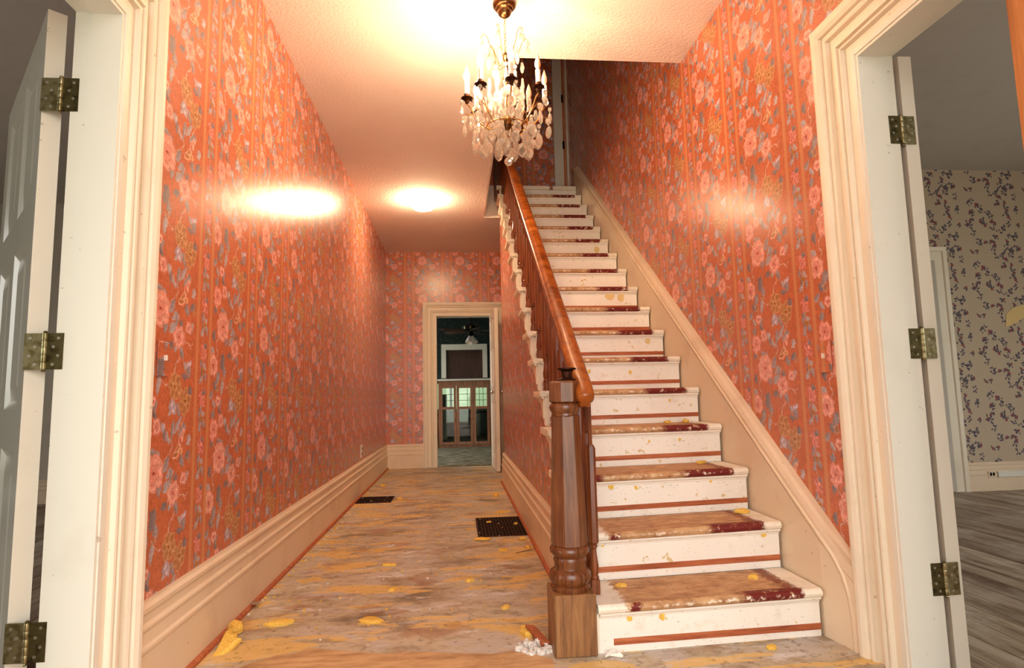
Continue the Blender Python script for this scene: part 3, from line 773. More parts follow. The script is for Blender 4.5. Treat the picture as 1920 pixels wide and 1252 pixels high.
g.poly(vs, [(0, 1, 6, 7), (1, 2, 5, 6), (2, 3, 4, 5), (7, 6, 6+k, 7+k), (6, 5, 5+k, 6+k), (5, 4, 4+k, 5+k), (4, 3, 3+k, 4+k), (3, 2, 2+k, 3+k)])
g.obj('wall_skirt', 'base', SC)
g = B(); g.tube([(xk(y)+.002, y, z) for y, z in bead], .0085, 8); g.obj('skirt_bead', 'base', SC, smooth=60)
SM = [(0, .15), (.004, .15), (.004, .166), (.010, .174), (.012, .182), (.020, .186), (.024, .196), (.036, .204), (.052, .208), (.06, .21), (.06, .15)]
g = B(); vs = []; fs = []; n = len(SM)
for y, k_ in ((YK, .006), (1.22, .005), (5.42, -.028)):
    for a, o in SM: vs.append((min(WD, xk(y)+.004+(a-.004 if a else 0)*.98-.006*(a == 0)), y, nz(y)+o+k_))
for j in range(2):
    for k in range(n): fs.append((j*n+k, j*n+(k+1) % n, (j+1)*n+(k+1) % n, (j+1)*n+k))
fs += [tuple(range(2*n, 3*n))]
g.poly(vs, fs); g.obj('skirt_moulding', 'base', SC)
# newel post
nc = (1.378, 1.288); NP = empty('newel_post', (nc[0], nc[1], 0), parent=SC)
g = B(); g.box(1.302, 1.208, 0, 1.455, 1.372, .212, .004); g.obj('base_block', 'newelbase', NP)
g = B(); g.lathe([(.072, .212), (.074, .224), (.066, .232), (.070, .24), (.077, .252), (.078, .266), (.072, .28), (.060, .288), (.058, .305), (.062, .318), (.058, .328), (.064, .336), (.073, .345), (.074, .356), (.069, .366), (.06, .372)], (*nc, 0), 28)
g.obj('turned_base', 'newel', NP, smooth=40)
g = B(); g.lathe([(.060, .368), (.070, .372), (.054, .842)], (*nc, 0), 8, PI/8); g.obj('octagonal_shaft', 'newel', NP)
nt = (1.376, 1.285)
g = B(); g.lathe([(.046, .838), (.052, .844), (.050, .852), (.056, .862), (.060, .874), (.056, .886), (.048, .892)], (*nt, 0), 24); g.obj('turned_collar', 'newel', NP, smooth=40)
g = B(); g.lathe([(.050, .89), (.060, .896), (.060, .966), (.050, .974)], (*nt, 0), 8, PI/8); g.obj('cap_block', 'newel', NP)
g = B(); g.lathe([(.034, .972), (.036, .978), (.024, .984), (.020, .99), (.020, 1.008), (.026, 1.014), (.036, 1.018), (.036, 1.023), (.01, 1.026)], (nt[0]+.012, nt[1], 0), 20); g.obj('finial_stub', 'iron', NP, smooth=40)
# handrail
XH = 1.447
def zr(y): return nz(y)+.705
RP = [(-.030, -.030), (-.036, -.020), (-.037, -.004), (-.033, .010), (-.022, .020), (-.008, .025), (.008, .025), (.022, .020), (.033, .010), (.037, -.004), (.036, -.020), (.030, -.030), (.024, -.034), (.026, -.042), (.022, -.058), (-.022, -.058), (-.026, -.042), (-.024, -.034)]
sl = Vector((0, T, R)).normalized(); nr_ = Vector((0, -R, T)).normalized()
pth = []; fr = []
ys = [1.215, 1.222, 1.24, 1.27, 3.0, 5.36]
scl = [.55, .82, .96, 1, 1, 1]
g = B(); vs = []; fs = []; n = len(RP)
for y, s in zip(ys, scl):
    for a, b_ in RP: vs.append(tuple(Vector((XH, y, zr(y)))+Vector((1, 0, 0))*a*s+nr_*(b_*s)))
for j in range(len(ys)-1):
    for k in range(n): fs.append((j*n+k, j*n+(k+1) % n, (j+1)*n+(k+1) % n, (j+1)*n+k))
fs += [tuple(range(n)), tuple(range((len(ys)-1)*n, len(ys)*n))]
g.poly(vs, fs); g.obj('handrail', 'rail', SC, smooth=50)
g = B(); g.box(XH-.05, 5.34, 3.1, XH+.05, 5.44, 4.2, .006); g.lathe([(.06, 4.2), (.06, 4.22), (.03, 4.24), (.05, 4.27), (.05, 4.31), (.01, 4.34)], (XH, 5.39, 0), 12); g.obj('upper_newel', 'newel', SC)
# balusters: square foot, turned vase, octagonal shaft, slim neck
XB = 1.480
def baluster_mesh(L):
    g = B(); g.box(-.017, -.017, 0, .017, .017, .055, .002)
    g.lathe([(.015, .053), (.018, .06), (.013, .068), (.016, .078), (.0175, .10), (.012, .14), (.010, .165), (.015, .172), (.015, .178), (.010, .184)], (0, 0, 0), 10)
    g.lathe([(.014, .182), (.020, .19), (.0195, L*.70), (.012, L*.70+.014)], (0, 0, 0), 8, PI/8)
    g.lathe([(.009, L*.70+.01), (.0085, L-.06), (.012, L-.05), (.012, L)], (0, 0, 0), 8)
    me, _ = g.mesh('baluster', 'baluster', (0, 0, 0), smooth=30); return me
for i in range(NS-1):
    for q in (.085, .212):
        y = Y1+i*T+q
        if y > 5.28 or (i == 0 and q < .1): y = y if i else 1.335
        L = zr(y)-.055-(R*(i+1))+.005
        key = 'bal%d' % (round(q*1000))
        inst('baluster', baluster_mesh(L-tz(i, XB)), (XB, y, R*(i+1)+tz(i, XB)), SC)
# dried foam pad residue on the risers
def flake(rx, rz, seed, th=.004):
    r2 = random.Random(seed); g = B(); k = 9
    pts = [(rx*math.cos(2*PI*i/k)*r2.uniform(.7, 1.15), 0, rz*math.sin(2*PI*i/k)*r2.uniform(.7, 1.15)) for i in range(k)]
    g.prism(pts, (0, -th, 0)); return g
for n_, (i, x, z, rx, rz) in enumerate(((0, 1.578, .117, .010, .012), (0, 1.699, .118, .012, .017), (1, 1.55, .12, .006, .006), (2, 1.66, .125, .014, .017), (2, 1.776, .115, .008, .010), (2, 2.13, .13, .005, .008),
                                        (3, 1.62, .12, .004, .006), (3, 1.93, .11, .006, .008), (3, 2.09, .115, .007, .009), (1, 2.235, .135, .014, .013), (4, 2.14, .12, .006, .010), (5, 1.75, .11, .009, .013), (5, 2.0, .1, .01, .012), (8, 2.1, .12, .04, .03), (8, 2.18, .11, .03, .035), (9, 1.95, .1, .008, .01), (11, 2.2, .1, .03, .03), (6, 2.2, .12, .018, .02))):
    fo = flake(rx, rz, n_).obj('foam_residue', 'foam' if i < 6 else 'residue', org=(0, 0, 0))
    place(fo, Vector((x, Y1+i*T+.0295, R*i+z)), risers[i])

# ------------------------------------------------------------------ chandelier
CX, CY = 1.235, 1.9
CH = empty('chandelier', (CX, CY, 2.07), 'brass chandelier with candle bulbs and hanging cut crystals in the hall', 'chandelier')
g = B(); g.lathe([(.058, H), (.062, H-.012), (.060, H-.022), (.052, H-.032), (.047, H-.034), (.045, H-.042), (.037, H-.048), (.036, H-.056), (.031, H-.068), (.020, H-.078), (.007, H-.083)], (CX, CY, 0), 28); g.obj('canopy', 'bronze', CH, smooth=35)
def link_mesh():
    g = B(); pts = []
    for k in range(13):
        a = 2*PI*k/12; pts.append((.006*math.cos(a), 0, .011*math.sin(a)))
    g.tube(pts, .0016, 5); me, _ = g.mesh('chain_link', 'gilt', (0, 0, 0), smooth=60); return me
lm = link_mesh()
z = H-.09; k = 0
while z > 2.67: inst('chain_link', lm, (CX, CY, z), CH, rotz=(k % 2)*PI/2+.3); z -= .0185; k += 1
g = B(); g.lathe([(.004, 2.68), (.012, 2.67), (.02, 2.655), (.014, 2.64), (.008, 2.63), (.007, 2.55), (.016, 2.54), (.02, 2.52), (.01, 2.50), (.007, 2.48), (.007, 2.36), (.018, 2.345), (.026, 2.32), (.03, 2.30), (.022, 2.275), (.01, 2.262), (.012, 2.25), (.004, 2.235)], (CX, CY, 0), 14); g.obj('stem', 'bronze', CH, smooth=40)
g = B()
for k in range(24): pass
ring = [(CX+.105*math.cos(2*PI*k/28), CY+.105*math.sin(2*PI*k/28), 2.275) for k in range(29)]
g.tube(ring, .003, 5); g.obj('lower_ring', 'gilt', CH, smooth=60)
LIT = {0, 4, 5, 6, 7}
cupm = B()
cupm.lathe([(.006, -.018), (.010, -.012), (.012, 0), (.026, .008), (.031, .012), (.024, .013), (.015, .012), (.016, .03), (.014, .034)], (0, 0, 0), 14)
for k in range(7):
    a = k*2*PI/7; c, s = math.cos(a), math.sin(a)
    cupm.poly([(.022*c-.008*s, .022*s+.008*c, .010), (.022*c+.008*s, .022*s-.008*c, .010), (.038*c, .038*s, .002)], [(0, 1, 2)])
cupm, _ = cupm.mesh('drip_pan', 'iron', (0, 0, 0), smooth=35)
slm, _ = B().lathe([(.0125, 0), (.0125, .066), (.010, .068)], (0, 0, 0), 12).mesh('candle_sleeve', 'sleeve', (0, 0, 0), smooth=40)
FL = [(.006, 0), (.0085, .006), (.0145, .022), (.0155, .032), (.0125, .048), (.0075, .064), (.003, .078), (.0008, .086)]
bon, _ = B().lathe(FL, (0, 0, 0), 12).mesh('flame_bulb', 'bulb_on', (0, 0, 0), smooth=60)
boff, _ = B().lathe(FL, (0, 0, 0), 12).mesh('flame_bulb', 'bulb_off', (0, 0, 0), smooth=60)
def arm_mesh():
    g = B()
    ctl = [(.022, 2.30), (.05, 2.272), (.085, 2.262), (.12, 2.278), (.15, 2.31), (.17, 2.345), (.183, 2.375), (.2, 2.392)]
    g.tube([(r, 0, z-2.3) for r, z in ctl], .0036, 6)
    sc = [(.155, 2.315), (.172, 2.33), (.19, 2.338), (.208, 2.335), (.214, 2.322), (.206, 2.312), (.198, 2.318)]
    g.tube([(r, 0, z-2.3) for r, z in sc], .0025, 5)
    sc = [(.085, 2.262), (.10, 2.29), (.108, 2.33), (.1, 2.36), (.085, 2.37), (.078, 2.355)]
    g.tube([(r, 0, z-2.3) for r, z in sc], .0025, 5)
    me, _ = g.mesh('arm', 'gilt', (0, 0, 0), smooth=60); return me
am = arm_mesh()
# crystals
def plate_crystal(w, h, th):
    o = [(0, 0), (.30, -.10), (.42, -.30), (.5, -.55), (.36, -.80), (0, -1), (-.36, -.80), (-.5, -.55), (-.42, -.30), (-.30, -.10)]
    g = B(); k = len(o)
    vs = [(x*w, 0, z_*h) for x, z_ in o]+[(x*w*.55, th/2, (z_+.5)*h*.55-.5*h) for x, z_ in o]+[(x*w*.55, -th/2, (z_+.5)*h*.55-.5*h) for x, z_ in o]
    fs = [(i, (i+1) % k, k+(i+1) % k, k+i) for i in range(k)]+[(i, (i+1) % k, 2*k+(i+1) % k, 2*k+i) for i in range(k)]+[tuple(range(k, 2*k)), tuple(range(2*k, 3*k))]
    g.poly(vs, fs)
    g.lathe([(.001, .0), (.004, .003), (.0045, .007), (.004, .011), (.001, .014)], (0, 0, 0), 6)
    me, _ = g.mesh('crystal_pendant', 'crystal', (0, 0, 0)); return me
def spear(r, h):
    me, _ = B().lathe([(.001, 0), (r*.6, -.06*h), (r*.55, -.12*h), (r, -.55*h), (r*.6, -.88*h), (.001, -h)], (0, 0, 0), 6).mesh('crystal_pendant', 'crystal', (0, 0, 0)); return me
def bead(r):
    me, _ = B().lathe([(r*.15, r), (r*.75, r*.66), (r, 0), (r*.75, -r*.66), (r*.15, -r)], (0, 0, 0), 8).mesh('crystal_bead', 'crystal', (0, 0, 0)); return me
cA, cB_, cC = plate_crystal(.060, .084, .022), plate_crystal(.048, .068, .018), plate_crystal(.040, .054, .015)
sA, sB, bd, bs = spear(.010, .085), spear(.012, .06), bead(.011), bead(.017)
rc = random.Random(3)
def hang(me, r, a, z_):
    inst('crystal_bead' if me in (bd, bs) else 'crystal_pendant', me, (CX+r*math.cos(a), CY+r*math.sin(a), z_), CH, rotz=a+rc.uniform(-.8, .8)+PI/2)
for k in range(8):
    a = math.radians(-88+45*k)
    o = inst('arm', am, (CX, CY, 2.3), CH, rotz=a)
    cd = empty('candle', (CX+.2*math.cos(a), CY+.2*math.sin(a), 2.41), parent=CH)
    inst('drip_pan', cupm, (CX+.2*math.cos(a), CY+.2*math.sin(a), 2.41), cd, rotz=k)
    inst('candle_sleeve', slm, (CX+.2*math.cos(a), CY+.2*math.sin(a), 2.442), cd)
    bo = inst('flame_bulb', bon if k in LIT else boff, (CX+.2*math.cos(a), CY+.2*math.sin(a), 2.509), cd)
    bo['label'] = 'lit flame bulb' if k in LIT else 'unlit flame bulb'
    # under the drip pan, the scroll tip and the arm
    hang(bd, .228, a+.08, 2.392); hang(cC, .228, a+.08, 2.372)
    hang(bs, .213, a-.03, 2.315); hang(cB_, .213, a-.03, 2.288)
    hang(bd, .17, a-.22, 2.385); hang(sA, .17, a-.22, 2.37)
    hang(sB, .155, a+.3, 2.34)
for k in range(12):
    a = 2*PI*k/12+.2; hang(bd, .165, a, 2.26); hang(cA if k % 3 else cB_, .165, a, 2.242-.012*(k % 2))
for k in range(10):
    a = 2*PI*k/10; hang(bd, .105, a, 2.256); hang(cA if k % 2 else cB_, .105, a, 2.236-.01*(k % 3))
for k in range(6):
    a = 2*PI*k/6+.4; hang(bd, .05, a, 2.225); hang(cB_, .05, a, 2.205)
# crown with scroll wires and strings of crystals
def crown_mesh():
    g = B()
    ctl = [(.015, 2.61), (.04, 2.60), (.055, 2.615), (.05, 2.64), (.062, 2.68), (.08, 2.71), (.09, 2.745), (.108, 2.768), (.122, 2.762)]
    g.tube([(r, 0, z_-2.6) for r, z_ in ctl], .0019, 5)
    sc = [(.052, 2.645), (.066, 2.66), (.08, 2.668), (.09, 2.66), (.088, 2.645)]
    g.tube([(r, 0, z_-2.6) for r, z_ in sc], .0017, 5)
    me, _ = g.mesh('crown_scroll', 'gilt', (0, 0, 0), smooth=60); return me
cwm = crown_mesh()
for k in range(6):
    a = math.radians(8+60*k)
    inst('crown_scroll', cwm, (CX, CY, 2.6), CH, rotz=a)
    hang(bd, .122, a, 2.745); hang(cC, .122, a, 2.728)
    hang(sB, .088, a, 2.636); hang(bd, .055, a+.3, 2.585); hang(sA, .055, a+.3, 2.57); hang(sB, .06, a+.5, 2.475); hang(sA, .085, a-.2, 2.54)
    hang(cB_, .09, a+.2, 2.45); hang(sA, .115, a+.5, 2.46); hang(cC, .06, a+.8, 2.41); hang(cB_, .075, a+.1, 2.36)
g = B(); ball = []
for k in range(9):
    t_ = -PI/2+PI*k/8; ball.append((max(.0012, .021*math.cos(t_)), .021*math.sin(t_)))
g.lathe(ball, (CX+.004, CY, 2.096), 10); g.lathe([(.002, .021), (.006, .027), (.006, .035), (.002, .040)], (CX+.004, CY, 2.096), 6); g.obj('crystal_ball', 'crystal', CH)
g = B(); g.tube([(CX+.004, CY, 2.13), (CX, CY, 2.24)], .001, 4); g.obj('ball_wire', 'gilt', CH)

# ------------------------------------------------------------------ flush ceiling light
LX, LY = .636, 4.965
CL = empty('ceiling_light', (LX, LY, H-.1), 'round flush ceiling light with glowing glass bowl near the far end of the hall', 'ceiling light')
g = B(); g.lathe([(.11, H), (.115, H-.010), (.108, H-.022), (.10, H-.026)], (LX, LY, 0), 28); g.obj('metal_rim', 'brass', CL, smooth=40)
g = B(); g.lathe([(.112, H-.020), (.136, H-.03), (.138, H-.045), (.126, H-.072), (.095, H-.1), (.05, H-.114), (.012, H-.118)], (LX, LY, 0), 28); g.obj('glass_bowl', 'dome', CL, smooth=60)

# ------------------------------------------------------------------ floor grilles
def grille(x0, x1, y0, y1, nxb, nyb, label, slant=None):
    r = empty('floor_grille', ((x0+x1)/2, (y0+y1)/2, 0), label, 'floor grille')
    B().box(x0, y0, .0004, x1, y1, .0016).obj('duct_shade_plate', 'void', r)  # near-black plate painted as the shade inside the duct
    g = B(); fw = .012
    g.box(x0-fw, y0-fw, 0, x0, y1+fw, .005).box(x1, y0-fw, 0, x1+fw, y1+fw, .005).box(x0, y0-fw, 0, x1, y0, .005).box(x0, y1, 0, x1, y1+fw, .005); g.obj('frame', 'iron', r)
    bw = .006
    me, _ = B().box(-bw/2, -(y1-y0)/2, 0, bw/2, (y1-y0)/2, .004).mesh('bar', 'iron', (0, 0, 0))
    for k in range(1, nxb): inst('bar', me, (x0+(x1-x0)*k/nxb, (y0+y1)/2, .0012), r)
    if nyb:
        me, _ = B().box(-(x1-x0)/2, -bw/2, 0, (x1-x0)/2, bw/2, .003).mesh('cross_bar', 'iron', (0, 0, 0))
        for k in range(1, nyb): inst('cross_bar', me, ((x0+x1)/2, y0+(y1-y0)*k/nyb, .0010), r)
grille(1.105, 1.42, 3.08, 3.67, 14, 13, 'square rusty iron floor grille in the floor beside the stair wall')
grille(.055, .35, 4.55, 4.86, 13, 0, 'narrow dark floor grille by the left baseboard at the far end')

# ------------------------------------------------------------------ small things on the floor and walls
def chunk(sx_, sy_, sz_, seed, pts=None):
    r2 = random.Random(seed); g = B(); k = 11
    o = pts or [(math.cos(2*PI*i/k)*r2.uniform(.62, 1.1), math.sin(2*PI*i/k)*r2.uniform(.62, 1.1)) for i in range(k)]
    k = len(o)
    vs = [(x*sx_, y*sy_, 0) for x, y in o]+[(x*sx_*1.04, y*sy_*1.04, sz_*r2.uniform(.4, .7)) for x, y in o]+[(x*sx_*.78, y*sy_*.78, sz_*r2.uniform(.75, 1.1)) for x, y in o]
    fs = [tuple(range(k-1, -1, -1))]+[(j*k+i, j*k+(i+1) % k, (j+1)*k+(i+1) % k, (j+1)*k+i) for j in (0, 1) for i in range(k)]+[tuple(range(2*k, 3*k))]
    g.poly(vs, fs); return g
def scrap(x, y, sx_, sy_, sz_, rot, label, z=.0, seed=None, mat='foam', pts=None, tilt_=(0, 0), name='foam_scrap', cat='foam scrap', group='scraps of yellow carpet foam'):
    me, _ = chunk(sx_, sy_, sz_, seed or int(x*1000+y*77), pts).mesh(name, mat, (0, 0, 0), smooth=30)
    o = inst(name, me, (x, y, z), rot=(tilt_[0], tilt_[1], rot)); return tag(o, label, cat, group)
wedge = [(-.9, -.9), (-.2, -.75), (.5, -.3), (1.0, .05), (.62, .2), (.55, .55), (.2, .6), (.1, .95), (-.35, .9), (-.55, .1)]
scrap(.098, 1.475, .05, .085, .022, .1, 'large yellow foam wedge leaning on the left baseboard strip near the door', .006, 3, pts=wedge, tilt_=(.35, -.25))
scrap(.072, 1.63, .035, .045, .034, .4, 'rounded yellow foam lump on the left baseboard strip behind the wedge', .004, 4)
scrap(.225, 1.69, .062, .028, .016, .25, 'long yellow foam strip lying alone on the floor near the left baseboard', 0, 5)
scrap(.60, 1.67, .055, .035, .012, -.3, 'crumpled pale yellow foam scrap on the hall floor in front of the newel', .0, 6)
scrap(1.31, 3.88, .075, .03, .014, .1, 'long yellow foam strip behind the square floor grille', .0, 7)
scrap(1.12, 2.99, .075, .03, .012, 0, 'flat yellow foam strip along the front edge of the square grille', .004, 8)
scrap(1.375, 2.955, .03, .025, .012, .6, 'small yellow foam scrap at the front right corner of the square grille', .004, 9)
scrap(1.235, 2.705, .03, .02, .012, -.3, 'oval yellow foam scrap in front of the square floor grille', 0, 10)
scrap(1.385, 2.74, .018, .025, .016, .2, 'yellow foam bit beside the thin wood splinter', 0, 12)
scrap(.58, 2.50, .045, .02, .012, .0, 'tan foam shred on the middle of the hall floor', 0, 13)
scrap(1.02, 2.14, .028, .018, .014, .3, 'yellow foam nugget on the open floor left of the newel post', 0, 14)
scrap(.645, 2.06, .022, .016, .012, .8, 'small amber foam nugget on the pale scuffed floor', 0, 15)
scrap(1.17, 1.735, .022, .016, .012, .1, 'small yellow foam nugget near the newel base block', 0, 16)
scrap(1.31, 4.65, .03, .03, .03, .4, 'brownish foam lump against the stair baseboard far along', 0, 17)
scrap(1.19, 3.50, .022, .016, .010, .4, 'foam crumb lying on the bars near the middle of the square grille', .005, 18)
scrap(1.375, 3.40, .02, .018, .012, 1.1, 'pale foam crumb lying on the right part of the square grille', .005, 19)
scrap(1.23, 1.445, .032, .05, .02, .3, 'upright yellow foam scrap beside the white fibre tuft', 0, 20)
scrap(.42, 4.72, .028, .02, .014, .3, 'small yellow foam scrap right of the narrow far grille', 0, 21)
scrap(.16, 5.6, .03, .06, .014, .2, 'amber foam scrap on the floor near the far left corner', 0, 22)
scrap(2.125, 1.372, .02, .018, .016, .2, 'yellow foam lump on the back of the lowest tread', R+tz(0, 2.1), 30)
scrap(1.60, 1.40, .03, .022, .008, .2, 'yellow foam flake on the left end of the lowest tread', R+tz(0, 1.6), 31)
scrap(2.235, 1.66, .035, .022, .016, .1, 'flat yellow foam flake on the right end of the second tread', 2*R, 32)
scrap(2.17, 1.93, .03, .022, .014, .5, 'yellow foam flake at the right end of the third tread', 3*R, 33)
scrap(2.20, 2.18, .026, .02, .016, .9, 'yellow foam lump on the right end of the fourth tread', 4*R, 34)
scrap(2.10, 2.18, .026, .018, .012, .4, 'foam flake left of the lump on the fourth tread', 4*R, 35)
scrap(2.07, 1.16, .025, .018, .01, .3, 'yellow foam scrap on the floor before the lowest riser', .012, 36)
for nm, (x, y, s_) in enumerate(((1.245, 1.30, .05), )):
    g = B()
    for k in range(46):
        a = random.uniform(0, 6.28); r = random.uniform(0, 1)**.5*.055; h = random.uniform(.006, .022)
        c = chunk(random.uniform(.006, .015), random.uniform(.005, .012), h, k)
        c.xf(Matrix.Translation((x+1.2*r*math.cos(a), y+r*math.sin(a), 0)))
        tmp = bpy.data.meshes.new('t'); c.bm.to_mesh(tmp); c.bm.free(); g.bm.from_mesh(tmp); bpy.data.meshes.remove(tmp)
    tag(g.obj('fibre_tuft', 'fibre'), 'clump of crumbly white fibre on the floor against the newel base', 'debris')
me, _ = chunk(.018, .075, .016, 40, [(-1, -1), (1, -.9), (1, .9), (-.8, 1)]).mesh('wood_offcut', 'strip', (0, 0, 0))
tag(inst('wood_offcut', me, (1.262, 1.385, .012), rot=(.15, .1, .35)), 'short reddish wood offcut leaning at the newel base', 'wood scrap')
g = B(); g.tube([(1.30, 2.63, .003), (1.38, 2.67, .005), (1.44, 2.715, .008)], [.002, .003, .001], 5); tag(g.obj('wood_splinter', 'newelbase'), 'thin pale wood splinter on the floor by the stair baseboard', 'wood scrap')
g = B()
for (x, y, l, a) in ((1.497, 1.20, .028, .6), (1.515, 1.185, .022, -.4), (1.488, 1.215, .018, 1.5)):
    g.prism([(x-l*math.cos(a), y-l*math.sin(a), .006), (x+l*math.cos(a), y+l*math.sin(a), .006), (x+l*math.cos(a)-.008, y+l*math.sin(a)+.01, .012)], (.002, .004, .006))
tag(g.obj('paint_chip', 'riser'), 'curled white paint chip on the floor right of the newel base', 'paint chip')
g = B(); g.box(.03, 1.93, .012, .075, 1.936, .02).box(.04, 1.90, .018, .07, 1.93, .022); tag(g.obj('tack_clip', 'screw'), 'small bent metal clip on the left baseboard strip', 'metal clip')
# crumbs nobody could count
g = B(); r2 = random.Random(21)
for k in range(420):
    x, y = r2.uniform(.06, 1.28), r2.uniform(1.5, 6.9)
    if r2.random() < .2: x = .065+r2.uniform(-.012, .03)
    s_ = r2.uniform(.003, .008); a = r2.uniform(0, 3); zz = .016*min(1, max(0, (x-1.5)/.8))
    g.mi = 0 if r2.random() < .7 else 1
    g.prism([(x+s_*math.cos(a+q*1.57)*r2.uniform(.6, 1.2), y+s_*1.2*math.sin(a+q*1.57), zz) for q in range(4)], (0, 0, s_*.7))
tag(g.obj('foam_crumbs', ['foam', 'fibre']), 'tiny foam and paint crumbs strewn over the hall floor', 'crumbs', None, 'stuff')

# wallpapered switch plates and the outlet
def plate_on_wall(name, wallx, sgn, y0, y1, z0, z1, label, cat):
    r = empty(name, (wallx, (y0+y1)/2, z0), label, cat)
    a, b_ = sorted((wallx, wallx+sgn*.006)); g = B().box(a, y0, z0, b_, y1, z1, .0015)
    g.obj('cover_plate', 'paper', r, uv=(TW, TH, {'L': (-.956, .14), 'R': (1.70, .38)}))
    ym, zm = (y0+y1)/2, (z0+z1)/2
    a, b_ = sorted((wallx+sgn*.006, wallx+sgn*.016)); B().box(a, ym-.005, zm-.006, b_, ym+.005, zm+.012, .001).obj('toggle', 'sleeve', r)
    for dz in (-.032, .032):
        g = B().lathe([(.0035, 0), (.003, .002)], (0, 0, 0), 8); g.xf(Matrix.Translation((wallx+sgn*.006, ym, zm+dz)) @ Matrix.Rotation(sgn*PI/2, 4, 'Y')); g.obj('screw', 'screw', r)
plate_on_wall('light_switch', 0, 1, 1.06, 1.135, 1.01, 1.125, 'wallpaper covered light switch by the left doorway casing', 'light switch')
plate_on_wall('light_switch', WD, -1, 1.14, 1.22, .985, 1.105, 'wallpaper covered light switch by the right doorway casing', 'light switch')
r = empty('light_switch', (.367, D, .95), 'papered over switch plate on the far wall left of the open door', 'light switch')
B().box(.33, D-.005, .94, .405, D, 1.06, .0015).obj('cover_plate', 'paper', r, uv=UVR); B().box(.362, D-.014, .99, .372, D-.005, 1.01).obj('toggle', 'void', r)
r = empty('wall_outlet', (0, 5.14, .36), 'white outlet plate on the left wall just above the baseboard', 'outlet')
B().box(0, 5.10, .35, .007, 5.18, .475, .0015).obj('cover_plate', 'sleeve', r)
for z in (.385, .435): B().box(.007, 5.125, z-.012, .009, 5.155, z+.012).obj('socket', 'void', r)

# ------------------------------------------------------------------ right-hand room
RX0, RX1, RYF, RYB = WD+RTK, 7.6, 4.0, -3.2
st_('wall_right_room', B().box(RX0, RYF, 0, RX1, RYF+.1, H), 'cream_paper', uv=UVC)
st_('ceiling.002', B().box(RX0, RYB, H, RX1, RYF+.1, H+.1), 'greyplaster')
st_('wall_right_room_side', B().box(RX1, RYB, 0, RX1+.1, -1.6, H).box(RX1, 1.6, 0, RX1+.1, RYF, H).box(RX1, -1.6, 2.6, RX1+.1, 1.6, H).box(RX1, -1.6, 0, RX1+.1, 1.6, .45), 'cream_paper', uv=UVC)
st_('wall_right_room_front', B().box(RX0, RYB-.1, 0, 2.75, RYB, H).box(3.75, RYB-.1, 0, RX1, RYB, H).box(2.75, RYB-.1, 2.5, 3.75, RYB, H).box(2.75, RYB-.1, 0, 3.75, RYB, .5), 'cream_paper', uv=UVC)
st_('wall_right_outer', B().box(RX0-.02, RYB, 0, RX0, YB, H), 'cream_paper', uv=UVC)
portal('right_room_unseen_front_window_daylight', (3.25, RYB-.12, 1.5), (-PI/2, 0, 0), 1.0, 2.0)  # unseen window put in to bring daylight onto the door edge
portal('right_room_unseen_side_window_daylight', (RX1+.12, 0, 1.525), (0, -PI/2, 0), 2.15, 3.2)  # unseen window put in to carry daylight across this room
fl = empty('floor.001', (4.5, 1.5, 0)); fl['kind'] = 'structure'
B().box(RX0-.02, RYB, -.05, RX1, RYF, -.024).obj('subfloor', 'void', fl)
x = RX0-.015; k = 0
rp = random.Random(9)
while x < RX1:
    w_ = .128; me = None
    y0 = RYB
    while y0 < RYF:
        L = rp.uniform(2.2, 3.6) if y0 > RYB else rp.uniform(1.4, 4.4); y1 = min(RYF, y0+L)
        if RYF-y1 < .5: y1 = RYF
        dz = rp.uniform(-.0015, .0015)
        B().box(x, y0+.001, -.024, x+w_-.004, y1-.001, dz, .0015).obj('plank', 'plank', fl); y0 = y1
    x += w_
bboard('baseboard_right_room', (5.44, RYF, 0), (RX1, RYF, 0), (0, -1, 0), .78)
casing('trim_12', 'x', RYF, -1, 4.45, 5.335, 2.08, [(0, 0), (0, .016), (.02, .02), (.08, .02), (.09, .03), (.125, .034), (.125, 0)])
st_('door_6', B().box(4.45, RYF-.03, .01, 5.335, RYF-.005, 2.08), 'plaster')
r = empty('wall_outlet', (5.70, RYF-.03, .12), 'dark outlet and pale cable raceway on the baseboard of the floral room', 'outlet')
B().box(5.645, RYF-.034, .115, 5.72, RYF-.0225, .172, .002).obj('cover_plate', 'base', r)
for dx in (.022, .05): B().box(5.645+dx-.009, RYF-.036, .132, 5.645+dx+.009, RYF-.0335, .160).obj('socket', 'void', r)
B().box(5.735, RYF-.04, .118, RX1-.1, RYF-.0225, .17, .003).obj('raceway', 'jamb', r)
tag(B().prism([(6.0, RYF, 1.46), (6.12, RYF, 1.50), (6.3, RYF, 1.62), (6.34, RYF, 1.70), (6.1, RYF, 1.64), (6.02, RYF, 1.58)], (0, -.004, 0)).obj('wall_stain', 'residue'), 'ochre torn patch on the cream floral wallpaper', 'paper scrap')

# ------------------------------------------------------------------ left-hand room
LX0, LX1, LYF, LYB = -5.0, -LT, 5.2, -3.2
st_('wall_left_room', B().box(LX0, LYF, 0, LX1, LYF+.1, H), 'plaster')
st_('wall_left_room_side', B().box(LX0-.1, LYB, 0, LX0, -2.2, H).box(LX0-.1, 1.4, 0, LX0, LYF, H).box(LX0-.1, -2.2, 2.6, LX0, 1.4, H).box(LX0-.1, -2.2, 0, LX0, 1.4, .45), 'plaster')
st_('wall_left_room_front', B().box(LX0, LYB-.1, 0, LX1, LYB, H), 'plaster')
st_('wall_left_outer', B().box(LX1, LYB, 0, LX1+.02, YB, H), 'plaster')
st_('ceiling.003', B().box(LX0, LYB, H, LX1, LYF+.1, H+.1), 'greyplaster')
portal('left_room_unseen_side_window_daylight', (LX0-.12, -.4, 1.525), (0, PI/2, 0), 2.15, 3.6)  # unseen window put in to carry daylight into the left room
fl2 = empty('floor.002', (-2.5, 1, 0)); fl2['kind'] = 'structure'
